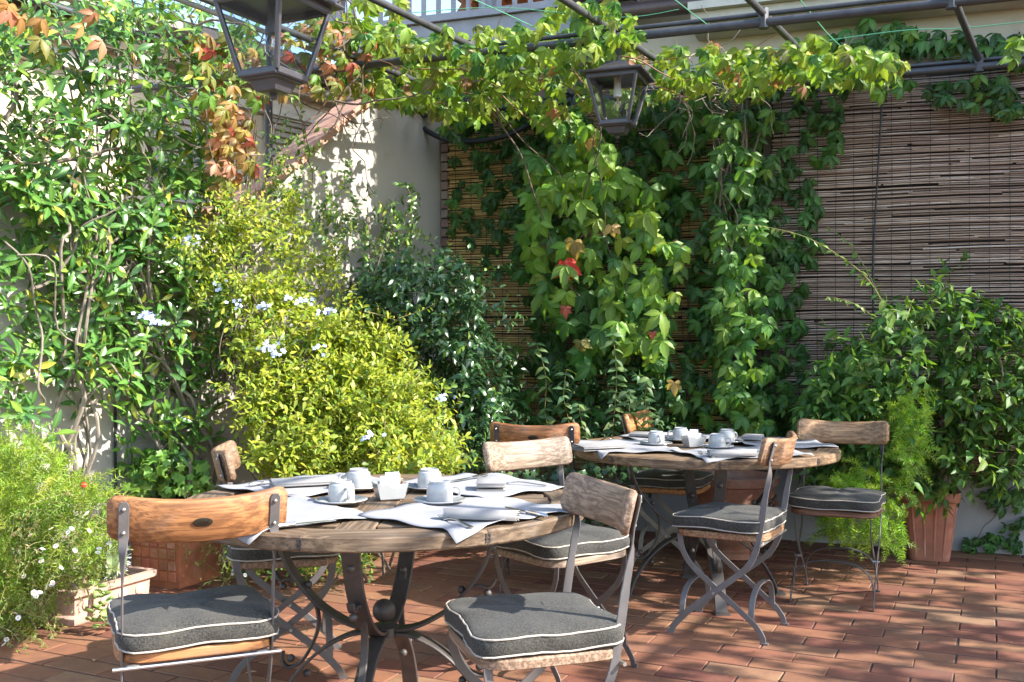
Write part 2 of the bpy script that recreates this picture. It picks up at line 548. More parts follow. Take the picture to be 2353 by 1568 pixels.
def ivy_leaf():
    ang = [(-150, .45), (-120, .62), (-85, .45), (-55, .8), (-28, .52), (0, 1.0), (28, .52), (55, .8), (85, .45), (120, .62), (150, .45)]
    v = [(0, 0, .03)]
    for a, r in ang: v.append((math.sin(R(a)) * r * .6, .15 + math.cos(R(a)) * r * .62, -.08 * r))
    v.append((0, 0, 0))
    f = [(0, i + 1, i) for i in range(1, len(ang))]
    return np.array(v, float), f
IVY = [ivy_leaf()]

SV = np.array(sv)
def frame(d, n):
    """matrix whose Y is the leaf axis d and whose Z is near n"""
    d = d / (np.linalg.norm(d) + 1e-9)
    x = np.cross(d, n)
    l = np.linalg.norm(x)
    if l < 1e-5: x = np.cross(d, np.array([.3, .5, .8])); l = np.linalg.norm(x)
    x /= l
    z = np.cross(x, d)
    return np.stack([x, d, z], 1)

class Foliage:
    """collects leaves; writes the ones that show largest as parts and the rest as one mass"""
    def __init__(s, templates): s.T = templates; s.items = []
    def add(s, pos, d, n, size, tint, ti=None):
        s.items.append((np.array(pos, float), frame(np.array(d, float), np.array(n, float)), size, tint, rnd.randrange(len(s.T)) if ti is None else ti))
    def build(s, root, mat, parts=300, pname='leaf', mname='leaves'):
        idx = []
        for i, (p, Rm, sz, tint, ti) in enumerate(s.items):
            x, y = proj(p)
            if -60 < x < 2413 and -60 < y < 1628: idx.append((sz / p[1] * (1 if tint is not None else 1), i))
        idx.sort(reverse=True)
        top = set(i for _, i in idx[:parts])
        if parts:
            meshes = []
            for k, (v, f) in enumerate(s.T):
                me = bpy.data.meshes.new(pname)
                me.from_pydata([tuple(q) for q in v], [], f)
                me.polygons.foreach_set('use_smooth', [True] * len(me.polygons))
                me.materials.append(M['leafO_' + mat])
                va = me.attributes.new('vein', 'FLOAT', 'POINT'); va.data.foreach_set('value', vein_of(len(v), f).astype(np.float32))
                meshes.append(me)
            inv = root.matrix_world.inverted()
            for i in sorted(top):
                p, Rm, sz, tint, ti = s.items[i]
                o = bpy.data.objects.new(pname, meshes[ti])
                mw = np.eye(4); mw[:3, :3] = Rm * sz; mw[:3, 3] = p
                COL.objects.link(o)
                o.parent = root
                o.matrix_parent_inverse = Matrix.Identity(4)
                o.matrix_basis = Matrix.Translation(-Vector(root.location)) @ Matrix(mw.tolist())
                o.color = (*tint, 1)
        rest = [it for i, it in enumerate(s.items) if i not in top]
        if rest: mass(mname, s.T, rest, M['leafA_' + mat], root)

def mass(name, T, items, mat, root):
    off = np.array(root.location)
    V = []; LV = []; LS = []; COLR = []; VE = []; b = 0
    groups = {}
    for it in items: groups.setdefault(it[4], []).append(it)
    for ti, its in groups.items():
        tv, tf = T[ti]
        P = np.array([i[0] for i in its]) - off
        RR = np.array([i[1] for i in its]) * np.array([i[2] for i in its])[:, None, None]
        C = np.array([i[3] for i in its])
        vv = np.einsum('nij,vj->nvi', RR, tv) + P[:, None, :]
        n, nv = len(its), len(tv)
        V.append(vv.reshape(-1, 3))
        flat = np.array([i for f in tf for i in f]); lens = np.array([len(f) for f in tf])
        LV.append((flat[None, :] + (np.arange(n) * nv)[:, None] + b).reshape(-1))
        LS.append(np.tile(lens, n))
        COLR.append(np.repeat(C, nv, 0)); VE.append(np.tile(vein_of(nv, tf), n))
        b += n * nv
    V = np.concatenate(V); LV = np.concatenate(LV).astype(np.int32); LS = np.concatenate(LS); C = np.concatenate(COLR)
    me = bpy.data.meshes.new(name)
    me.vertices.add(len(V)); me.vertices.foreach_set('co', V.astype(np.float32).ravel())
    me.loops.add(len(LV)); me.loops.foreach_set('vertex_index', LV)
    st = np.concatenate([[0], np.cumsum(LS)[:-1]]).astype(np.int32)
    me.polygons.add(len(LS)); me.polygons.foreach_set('loop_start', st)
    me.polygons.foreach_set('use_smooth', np.ones(len(LS), bool))
    a = me.color_attributes.new('tint', 'FLOAT_COLOR', 'POINT')
    a.data.foreach_set('color', np.concatenate([C, np.ones((len(C), 1))], 1).astype(np.float32).ravel())
    va = me.attributes.new('vein', 'FLOAT', 'POINT'); va.data.foreach_set('value', np.concatenate(VE).astype(np.float32))
    me.update(calc_edges=True); me.validate()
    me.materials.append(mat)
    o = bpy.data.objects.new(name, me)
    link(o, root)
    o['kind'] = 'stuff'
    return o

def jit(c, a=.2, hue=.08):
    k = 1 + rnd.uniform(-a, a)
    return (max(0.003, c[0] * k * (1 + rnd.uniform(-hue, hue) * 2)), max(.003, c[1] * k), max(.002, c[2] * k * (1 + rnd.uniform(-hue, hue))))
def pick(pal):
    """pal: [(weight, colour)]"""
    w = rnd.uniform(0, sum(p[0] for p in pal))
    for q, c in pal:
        w -= q
        if w <= 0: return jit(c)
    return jit(pal[-1][1])
def rv(a=1.0): return np.array([rnd.gauss(0, a), rnd.gauss(0, a), rnd.gauss(0, a)])
def nz(v):
    v = np.array(v, float)
    return v / (np.linalg.norm(v) + 1e-9)
def in_poly(x, y, poly):
    c = False; j = len(poly) - 1
    for i in range(len(poly)):
        xi, yi = poly[i]; xj, yj = poly[j]
        if (yi > y) != (yj > y) and x < (xj - xi) * (y - yi) / (yj - yi) + xi: c = not c
        j = i
    return c
def sample(poly, n):
    xs = [p[0] for p in poly]; ys = [p[1] for p in poly]
    out = []
    while len(out) < n:
        x, y = rnd.uniform(min(xs), max(xs)), rnd.uniform(min(ys), max(ys))
        if in_poly(x, y, poly): out.append((x, y))
    return out
def rosette(F, p, axis, n, size, pal, spread=1.0, flat=.35):
    axis = nz(axis)
    a = nz(np.cross(axis, rv())); b = np.cross(axis, a)
    w0 = rnd.uniform(0, 6.28)
    for k in range(n):
        w = w0 + k * 2.4 + rnd.uniform(-.4, .4)
        rad = a * math.cos(w) + b * math.sin(w)
        lift = flat + .5 * (k / n) + rnd.uniform(-.2, .2)
        d = nz(rad * spread + axis * lift)
        nrm = nz(axis * 1.1 + SV * .35 - rad * .4 * lift + rv(.2))
        F.add(np.array(p) - axis * .01 * (n - k) + rad * .006, d, nrm, size * rnd.uniform(.7, 1.15), pick(pal))
def sprig(F, p, d, n, length, size, pal, droop=0.0, lean=.9, SM=None, r=.0018, up=.5):
    """a twig with leaves on alternate sides"""
    d = nz(d); p = np.array(p, float)
    q = p.copy(); dd = d.copy()
    pts = [tuple(q)]
    side = nz(np.cross(d, rv()))
    for k in range(n):
        q = q + dd * (length / n)
        dd = nz(dd + np.array([0, 0, -droop]) + rv(.08))
        pts.append(tuple(q))
        side = nz(np.cross(dd, side) * .9 + rv(.3)) if k % 1 == 0 else -side
        side = nz(side - dd * side.dot(dd))
        s2 = side * (1 if k % 2 else -1)
        ld = nz(dd * .55 + s2 * lean + np.array([0, 0, -droop * .8]))
        F.add(q, ld, nz(np.array([0, 0, up]) + d * .3 + SV * .8 + rv(.35)), size * rnd.uniform(.65, 1.15), pick(pal))
    F.add(q, dd, nz(np.array([0, 0, up]) + SV * .7 + rv(.4)), size * .7, pick(pal))
    if SM is not None: SM.tube(pts, r, 3, cap=False)
    return q
def wander(p, d, length, steps, jitter, grav=0.0, pull=None):
    p = np.array(p, float); d = nz(d); pts = [Vector(p)]
    for k in range(steps):
        d = nz(d + rv(jitter) + np.array([0, 0, -grav]) + (np.array(pull) * .1 if pull is not None else 0))
        p = p + d * (length / steps)
        pts.append(Vector(p))
    return pts
def stem_tube(SM, pts, r0, r1, n=5):
    m = len(pts)
    SM.tube(pts, [r0 + (r1 - r0) * i / (m - 1) for i in range(m)], n)
def local(mb, root):
    o = Vector(root.location)
    mb.v = [Vector(p) - o for p in mb.v]
    return mb
# ------------------------------------------------------------------ floor
GROUND = MB()
GROUND.add([(-80, -60, -.0045), (80, -60, -.0045), (80, 90, -.0045), (-80, 90, -.0045)], [(0, 1, 2, 3)])
floor = GROUND.build('terrace_floor', M['mortar'], smooth=False)
setp(floor, 'reddish terracotta brick paving of the sunny terrace', None, None, 'structure')
BU = Vector((math.cos(R(-25.3)), math.sin(R(-25.3)), 0)); BV = Vector((-BU.y, BU.x, 0))
BLn, BWd = .295, .130
def brick_mesh(seed):
    r = random.Random(seed)
    l, w, h, c = (BLn - .0052) / 2, (BWd - .0115) / 2, .022, .003
    o = [(-l, -w), (l, -w), (l, w), (-l, w)]
    o = [(x + r.uniform(-.0015, .0015), y + r.uniform(-.0015, .0015)) for x, y in o]
    i = [(x - math.copysign(c, x), y - math.copysign(c, y)) for x, y in o]
    vs = [(x, y, -h) for x, y in o] + [(x, y, -c * .8) for x, y in o] + [(x, y, r.uniform(-.0007, .0007)) for x, y in i]
    fs = []
    for k in range(4):
        j = (k + 1) % 4
        fs += [(k, j, 4 + j, 4 + k), (4 + k, 4 + j, 8 + j, 8 + k)]
    fs.append((8, 9, 10, 11))
    return vs, fs
BRICKS = [brick_mesh(i) for i in range(8)]
bm_meshes = []
for vs, fs in BRICKS:
    me = bpy.data.meshes.new('brick'); me.from_pydata(vs, [], fs); me.materials.append(M['paver']); bm_meshes.append(me)
cand = []
for j in range(-12, 80):
    for i in range(-30, 40):
        u = i * BLn + (BLn / 2 if j % 2 else 0) + .016 + rnd.uniform(-.002, .002); v = j * BWd + .02
        p = BU * u + BV * v
        q = p - CORNER
        if not (-3.2 < p.x < 5.4 and 1.2 < p.y < 8) or LN.dot(q) < -.1 or BN.dot(q) < -.05: continue
        x, y = proj((p.x, p.y, 0))
        cand.append((p, p.y if (-120 < x < 2470 and 1100 < y < 1640) else 99 + p.y))
cand.sort(key=lambda c: c[1])
yaw = math.atan2(BU.y, BU.x)
stuffv = []; stufff = []; stufft = []
for k, (p, d) in enumerate(cand):
    vi = rnd.randrange(8); rz = yaw + (math.pi if rnd.random() < .5 else 0) + rnd.uniform(-.006, .006)
    Mx = Matrix.Translation((p.x, p.y, rnd.uniform(-.0016, .0012))) @ Matrix.Rotation(rz, 4, 'Z') @ Matrix.Rotation(rnd.uniform(-.004, .004), 4, 'X')
    if k < 300:
        o = bpy.data.objects.new('brick', bm_meshes[vi]); COL.objects.link(o); o.parent = floor; o.matrix_basis = Mx
    else:
        b = len(stuffv)
        stuffv += [tuple(Mx @ Vector(q)) for q in BRICKS[vi][0]]
        stufff += [tuple(a + b for a in f) for f in BRICKS[vi][1]]
        stufft += [rnd.random()] * 12
me = bpy.data.meshes.new('outlying_bricks'); me.from_pydata(stuffv, [], stufff); me.materials.append(M['paver'])
a = me.color_attributes.new('tint', 'FLOAT_COLOR', 'POINT')
a.data.foreach_set('color', np.repeat(np.array(stufft), 4).astype(np.float32))
o = obj('outlying_bricks', me, floor); o['kind'] = 'stuff'
# make the paver colour follow both the object and the brick's own value
t = M['paver'].node_tree
for n_ in list(t.nodes):
    if n_.type == 'VALTORGB' and n_.inputs[0].is_linked and n_.inputs[0].links[0].from_socket.name == 'Random':
        at_ = [q for q in t.nodes if q.type == 'ATTRIBUTE'][0]
        sc_ = t.nodes.new('ShaderNodeSeparateColor'); t.links.new(at_.outputs['Color'], sc_.inputs[0])
        ad = t.nodes.new('ShaderNodeMath'); ad.operation = 'ADD'; fr = t.nodes.new('ShaderNodeMath'); fr.operation = 'FRACT'
        src = n_.inputs[0].links[0].from_socket
        t.links.new(src, ad.inputs[0]); t.links.new(sc_.outputs[0], ad.inputs[1]); t.links.new(ad.outputs[0], fr.inputs[0]); t.links.new(fr.outputs[0], n_.inputs[0])

# ------------------------------------------------------------------ left garden wall with swept coping
def lmat(o=0.0):
    """local frame: x = along the wall towards the camera, y = out of the wall, z = up"""
    m = Matrix.Identity(4)
    for i in range(3): m[i][0] = LT[i]; m[i][1] = LN[i]; m[i][2] = UP[i]; m[i][3] = (CORNER + LN * o)[i]
    return m
def bmat(o=0.0):
    m = Matrix.Identity(4)
    for i in range(3): m[i][0] = BT[i]; m[i][1] = BN[i]; m[i][2] = UP[i]; m[i][3] = (CORNER + BN * o)[i]
    return m
sweep = smooth_path([(-.05, 0, 2.90), (.62, 0, 2.90), (.86, 0, 2.80), (1.2, 0, 2.52), (1.62, 0, 2.18), (1.98, 0, 2.0), (2.4, 0, 1.955), (3.0, 0, 1.95), (4.2, 0, 1.95), (6.0, 0, 1.95)], 5)
gw = empty('garden_wall', CORNER, 0, 'cream plastered garden wall with a coping that sweeps down towards the left', 'wall')
m = MB(); vs = []; fs = []
LM = lmat(); LMl = LM.copy(); LMl.translation = Vector((0, 0, 0))
for i, p in enumerate(sweep):
    vs += [(p.x, 0, -.1), (p.x, 0, p.z), (p.x, -.22, p.z), (p.x, -.22, -.1)]
for i in range(len(sweep) - 1):
    for k in range(3):
        fs.append((i * 4 + k, i * 4 + k + 1, i * 4 + 5 + k, i * 4 + 4 + k))
m.add(vs, fs, LMl); m.build('plaster_face', M['plaster'], gw, smooth=False)
# coping tiles laid along the sweep
acc = [0.0]
for i in range(1, len(sweep)): acc.append(acc[-1] + (sweep[i] - sweep[i - 1]).length)
def on_sweep(d):
    for i in range(1, len(sweep)):
        if acc[i] >= d or i == len(sweep) - 1:
            k = (d - acc[i - 1]) / max(1e-6, acc[i] - acc[i - 1]); return sweep[i - 1].lerp(sweep[i], k)
d = 0.0; sgm = .40
while d < acc[-1] - .1:
    e = min(d + sgm - .006, acc[-1])
    pts = [on_sweep(d + (e - d) * k / 4) for k in range(5)]
    m = MB(); vs = []; fs = []
    for k, p in enumerate(pts):
        n0 = pts[min(k + 1, 4)] - pts[max(k - 1, 0)]; nn = Vector((-n0.z, 0, n0.x)).normalized()
        if nn.z < 0: nn = -nn
        lo = p + nn * .003; hi = p + nn * .048
        vs += [(lo.x, .045, lo.z), (hi.x, .045, hi.z), (hi.x, -.265, hi.z + .0), (lo.x, -.265, lo.z)]
    for k in range(4):
        for q in range(4): fs.append((k * 4 + q, k * 4 + (q + 1) % 4, k * 4 + 4 + (q + 1) % 4, k * 4 + 4 + q))
    fs += [(3, 2, 1, 0), (16, 17, 18, 19)]
    m.add(vs, fs, LMl); m.build('coping_tile', M['coping'], gw, smooth=False)
    d += sgm
# hose and cable running down the wall
cb = MB(); cb.tube([L(2.62, .02, z) for z in (0.05, .6, 1.2, 1.9)], .008, 6)
setp(cb.build('black_cable', M['black_cable']), 'thin black cable running straight down the cream garden wall', 'cable')
cb = MB(); cb.tube(smooth_path([L(2.58, .03, 1.35), L(2.55, .05, 1.38), L(2.53, .03, 1.2), L(2.54, .025, .6), L(2.53, .03, .05)], 4), .009, 6)
setp(cb.build('grey_conduit_pipe', M['pipe_light']), 'grey bent conduit beside the black cable on the cream wall', 'pipe')

# ------------------------------------------------------------------ back wall
bw = empty('reed_backing_wall', CORNER, 0, 'dark wall with grey plinth behind the reed screens', 'wall')
BM = bmat(); BMl = BM.copy(); BMl.translation = Vector((0, 0, 0))
MB().box((2.6, -.12, 1.52), (5.9, .2, 2.95), BMl).build('wall_panel', M['backing'], bw, smooth=False)
MB().box((2.6, -.085, .225), (5.904, .19, .47), BMl).build('plinth', M['plaster_grey'], bw, smooth=False)
def brick_pier(name, label, s0, s1, o, z0, z1, tones, course=.068):
    root = empty(name, B((s0 + s1) / 2, 0, 0), 0, label, 'brick pier')
    Ml = BMl.copy()
    MB().box((0, o - .035, (z0 + z1) / 2), (s1 - s0 - .012, .07, z1 - z0), Ml).build('mortar_core', M['mortar'], root, smooth=False)
    w = s1 - s0
    shared = None
    k = 0; z = z0
    while z + course < z1:
        mb = MB().box((rnd.uniform(-.002, .002), 0, 0), (w, .075, course - .009), None, .003)
        ob = mb.build('brick', M['brick'], root, color=rnd.choice(tones))
        ob.matrix_basis = Matrix.Translation(BMl @ Vector((0, o - .03 + rnd.uniform(0, .003), z + course / 2))) @ BMl
        z += course; k += 1
    return root
brick_pier('brick_pier', 'narrow dark red brick pier between the two reed screens', 2.13, 2.27, .05, 0.0, 2.95, [(.17, .075, .055), (.13, .06, .05), (.21, .10, .07)])
brick_pier('brick_pier', 'narrow pinkish brick edge where the cream wall meets the golden reed', .0, .055, .05, 0.0, 2.86, [(.36, .22, .18), (.28, .16, .13), (.42, .30, .25)])
MB().box((2.303, .03, 1.5), (.05, .05, 2.9), BM).build('trim', M['bark_dark'], None, smooth=False)
setp(bpy.data.objects['trim'], 'thin dark wooden post between brick pier and brown reed screen', 'post'); bpy.data.objects['trim'].name = 'wooden_post'

def reed_screen(name, label, s0, s1, z0, z1, o, pitch, rad, mat, sag, thread, skip=.0):
    root = empty(name, B(s0, o, z0), 0, label, 'reed screen')
    off = Vector(root.location)
    V = []; F = []; T = []
    n = 5
    rows = int((z1 - z0) / pitch)
    for r_ in range(rows):
        zc = z0 + r_ * pitch
        s = s0 - rnd.uniform(0, .9)
        while s < s1:
            ln = rnd.uniform(.9, 1.9)
            a, b = max(s0 + rnd.uniform(-.01, .01), s), min(s1 + rnd.uniform(-.01, .01), s + ln)
            s += ln + rnd.uniform(-.05, .03)
            if b - a < .06 or rnd.random() < skip: continue
            m_ = max(4, int((b - a) / .16))
            rr = rad * rnd.uniform(.75, 1.2); tv = rnd.random(); dz = rnd.uniform(-.3, .3) * pitch; tl = rnd.uniform(-.008, .008)
            ph = rnd.uniform(0, 6.28); oo = rnd.uniform(-.004, .004)
            base = len(V)
            for k in range(m_ + 1):
                q = a + (b - a) * k / m_
                z = zc + dz + tl * (q - (a + b) / 2) + sag * math.sin(q * 2.1 + zc * 1.3) * .5 + sag * .25 * math.sin(q * 5.3 + zc * 4.1) + rnd.uniform(-.0012, .0012)
                oc = oo + .005 * math.sin(q * 3 + zc * 2)
                for i in range(n):
                    w = 2 * math.pi * i / n + ph
                    p = CORNER + BT * q + BN * (o + oc + math.cos(w) * rr) + UP * (z + math.sin(w) * rr) - off
                    V.append(tuple(p)); T.append(tv)
            for k in range(m_):
                for i in range(n):
                    j = (i + 1) % n
                    F.append((base + k * n + i, base + k * n + j, base + k * n + n + j, base + k * n + n + i))
    me = bpy.data.meshes.new('reeds'); me.from_pydata(V, [], F); me.materials.append(M[mat])
    me.polygons.foreach_set('use_smooth', [True] * len(me.polygons))
    at_ = me.color_attributes.new('tint', 'FLOAT_COLOR', 'POINT')
    at_.data.foreach_set('color', np.repeat(np.array(T), 4).astype(np.float32))
    ob = obj('reeds', me, root); ob['kind'] = 'stuff'
    s = s0 + .06
    while s < s1:
        mb = MB()
        pts = [B(s + rnd.uniform(-.003, .003), o + rad + .004, z0 + (z1 - z0) * k / 14) - off for k in range(15)]
        mb.tube(pts, .0016, 4, cap=False)
        mb.build('binding_thread', M['black_cable'], root)
        s += thread
    return root
reed_screen('reed_screen', 'golden fine reed screen behind the middle creeper', .06, 2.12, .30, 2.93, .06, .0118, .0047, 'reed_gold', .006, .12, .03)
reed_screen('reed_screen', 'brown weathered reed screen hanging on the right side', 2.335, 4.6, .47, 2.95, .075, .0128, .0057, 'reed_brown', .014, .11, .02)
cb = MB(); cb.tube(smooth_path([onB(2028, 205, .11), onB(2020, 350, .11), onB(2008, 560, .11), onB(2006, 700, .12), onB(2010, 770, .12)], 5), .006, 6)
setp(cb.build('pull_cord', M['black_cable']), 'black cord hanging down in front of the brown reed screen', 'cord')

# ------------------------------------------------------------------ building above the back wall
hb = empty('courtyard_house', CORNER, 0, 'house above the reed wall with stained ochre plaster, gutter and pale cornice', 'building')
MB().box((4.3, -.3, 5.0), (5.9, .5, 3.05), BMl).build('upper_wall', M['plaster_ochre'], hb, smooth=False)
MB().box((3.3, -.075, 3.235), (4.0, .16, .47), BMl).build('frieze', M['plaster_cream'], hb, smooth=False)
m = MB()
m.box((4.55, .06, 3.31), (5.4, .22, .05), BMl); m.box((4.55, .09, 3.37), (5.42, .30, .064), BMl); m.box((4.55, .115, 3.43), (5.44, .36, .05), BMl)
m.build('cornice', M['stone'], hb, smooth=False)
m = MB(); m.tube([BMl @ Vector((s, .11, 3.50)) for s in (1.05, 3, 5, 7)], .062, 12); m.build('gutter', M['gutter'], hb)
m = MB(); m.tube([BMl @ Vector((s, .19, 3.60)) for s in (.95, 3, 5, 7)], .028, 8); m.build('upper_pipe', M['gutter'], hb)
for s in (2.05, 2.9, 3.7):
    m = MB(); pts = [BMl @ Vector((s, .11 + .068 * math.cos(a), 3.50 + .068 * math.sin(a))) for a in [R(q) for q in range(-200, 60, 20)]]
    m.strap(pts, BT, .03, .006); m.build('gutter_bracket', M['pipe'], hb)
MB().box((5.15, -.1, 3.7), (.5, 1.06, 7.6), BMl).build('shading_pier', M['plaster_cream'], hb, smooth=False)  # unseen pier, added and sized to shade the back wall and corner
# balcony to the left of it
bc = empty('balcony', CORNER, 0, 'grey balcony with thin balusters above the vine canopy', 'balcony')
MB().box((.28, .06, 3.49), (2.3, .1, .17), BMl).build('fascia', M['balcony'], bc, smooth=False)
MB().box((.28, .075, 3.605), (2.34, .14, .05), BMl).build('bottom_rail', M['balcony'], bc, smooth=False)
MB().box((.28, -1.2, 3.38), (2.3, 2.4, .1), BMl).build('deck', M['balcony'], bc, smooth=False)
MB().box((.28, .075, 4.49), (2.34, .08, .05), BMl).build('top_rail', M['balcony'], bc, smooth=False)
bal = MB().box((0, 0, 0), (.028, .028, .84), BMl).mesh('baluster', M['balcony'], False)
for k in range(20):
    o = obj('baluster', bal, bc, BMl @ Vector((-.83 + k * .117, .075, 4.05)))
for s in (-.88, .35, 1.42): MB().box((s, .02, 4.25), (.10, .10, 1.25), BMl).build('post', M['balcony'], bc, smooth=False)
rt = MB().box((0, 0, 0), (.07, 2.6, .11), BMl).mesh('rafter', M['rafter'], False)
for k in range(8): obj('rafter', rt, bc, BMl @ Vector((-.75 + k * .3, -1.3, 4.63)))
MB().box((.28, -1.3, 4.72), (2.5, 2.8, .05), BMl).build('ceiling', M['rafter'], bc, smooth=False)
MB().box((.28, -2.5, 4.3), (2.3, .1, 1.7), BMl).build('inner_wall', M['rafter'], bc, smooth=False)
for k in range(5):
    q = MB(); q.box((0, 0, 0), (.05, .05, 1.0), BMl @ Matrix.Rotation(.6 if k % 2 else -.6, 4, 'Y'))
    obj('trellis_bar', q.mesh('trellis_bar', M['rafter'], False), bc, BMl @ Vector((-.4 + k * .4, -.9, 4.35)))

# ------------------------------------------------------------------ cream house beyond the left wall
ch = empty('neighbouring_house', CORNER, 0, 'cream house with louvred shutters glimpsed beyond the garden wall', 'building')
MB().box((2.6, -2.65, 1.8), (9.0, .3, 3.9), LMl).build('facade', M['plaster_cream'], ch, smooth=False)
MB().box((2.6, -2.47, 3.42), (9.1, .1, .12), LMl).build('string_course', M['stone'], ch, smooth=False)
MB().box((2.6, -2.43, 3.62), (9.2, .22, .10), LMl).build('eaves_moulding', M['plaster_cream'], ch, smooth=False)
MB().box((2.6, -2.30, 3.78), (9.3, .55, .07), LMl).build('eaves', M['rooftile'], ch, smooth=False)
rf = MB(); rf.add([LMl @ Vector(p) for p in ((-2.1, -2.02, 3.82), (7.3, -2.02, 3.82), (7.3, -5.5, 4.6), (-2.1, -5.5, 4.6), (-2.1, -5.5, 3.7), (7.3, -5.5, 3.7))], [(0, 1, 2, 3), (3, 2, 5, 4)])
rf.build('roof', M['rooftile'], ch, smooth=False)
slat = MB().box((0, 0, 0), (.46, .012, .05), LMl @ Matrix.Rotation(.5, 4, 'X')).mesh('slat', M['shutter'], False)
for t0 in (-1.2, -.65, .5):
    sh = MB()
    for dx in (-.255, .255): sh.box((t0 + dx, -2.475, 2.72), (.05, .045, 1.3), LMl)
    for z in (2.07, 2.72, 3.37): sh.box((t0, -2.475, z), (.46, .043, .06), LMl)
    so = sh.build('shutter', M['shutter'], ch, smooth=False)
    for k in range(21):
        if abs(k - 10) < 1: continue
        obj('slat', slat, so, LMl @ Vector((t0, -2.475, 2.12 + k * .06)))

# ------------------------------------------------------------------ pergola of iron pipe
pg = empty('pergola', B(1.5, 1.5, 0), 0, 'iron pipe pergola carrying the creeper over the terrace', 'pergola')
PO = Vector(pg.location)
def ppipe(name, pts, r, mat='pipe', n=10):
    m = MB(); m.tube([Vector(p) - PO for p in pts], r, n); return m.build(name, M[mat], pg)
for o_, s0, s1 in ((.22, -.2, 6.2), (1.49, -1.9, 6.2), (3.76, -3.2, 6.2)):
    ppipe('beam', [B(s0, o_, 2.90), B(s1, o_, 2.90)], .024)
ppipe('conduit', [B(.75, 1.475, 2.945), B(3, 1.475, 2.95), B(6, 1.475, 2.945)], .013)
ppipe('conduit', [B(.2, .20, 2.947), B(3, .2, 2.945), B(6, .2, 2.947)], .013)
ppipe('hose', smooth_path([B(-.1, .2, 2.82), B(.15, .2, 2.70), B(.55, .22, 2.70), B(.85, .2, 2.84)], 5), .018, 'black_cable')
CD = Vector((.5, .866, 0))
for c in (-4.5, -3.77, -3.06, -2.26, -1.475, -.61, .35, 1.3, 2.25):
    org = Vector((.866 * c, -.5 * c, 2.945))
    def upto(o_):
        k = (o_ - BN.dot(org - CORNER)) / BN.dot(CD); return org + CD * k
    ppipe('cross_pipe', [upto(4.7), upto(.12)], .019)
    for o_ in (.22, 1.49):
        q = upto(o_); m = MB()
        m.tube([q - PO + Vector((0, 0, -.075)) + BT * .0, q - PO + Vector((0, 0, .025))], .027, 8)
        m.build('clamp', M['pipe'], pg)
    if c == -3.77: ppipe('conduit', [upto(3.2) + Vector((-.03, .02, -.035)), upto(.3) + Vector((-.03, .02, -.035))], .014, 'pipe_light')
p0 = onL(617, 432, -.06)
ppipe('post', [Vector((p0.x, p0.y, 2.1)), Vector((p0.x, p0.y, 2.9))], .026)
for p in (B(5.6, 1.49, 0), B(5.6, 3.76, 0)): ppipe('post', [p, Vector((p.x, p.y, 2.9))], .03)
def wire(pts, label, r=.0028, n=8):
    m = MB(); m.tube(smooth_path(pts, n), r, 5)
    return setp(m.build('green_wire', M['wire_green']), label, 'wire')
wire([at(1545, 160, 5.9), at(1800, 110, 5.8), at(2060, 72, 5.6), at(2200, 66, 5.5), at(2360, 50, 5.3)], 'thin green wire strung slackly above the brown reed screen')
wire([at(1080, -5, 5.2), at(1180, 40, 5.4), at(1290, 92, 5.7)], 'thin green wire running diagonally through the canopy near the balcony')
wire([at(1545, -5, 5.0), at(1590, 30, 5.1), at(1630, 60, 5.3)], 'short green wire tied below the gutter with a knot')
wire([at(1835, -5, 5.0), at(1895, 70, 5.4), at(1930, 105, 5.6)], 'short green wire descending from the pipe over the right creeper')
wire([at(940, 30, 5.3), at(1150, 18, 5.3), at(1420, 40, 5.3), at(1560, 22, 5.2)], 'long taut green wire level with the balcony rail', .0022)
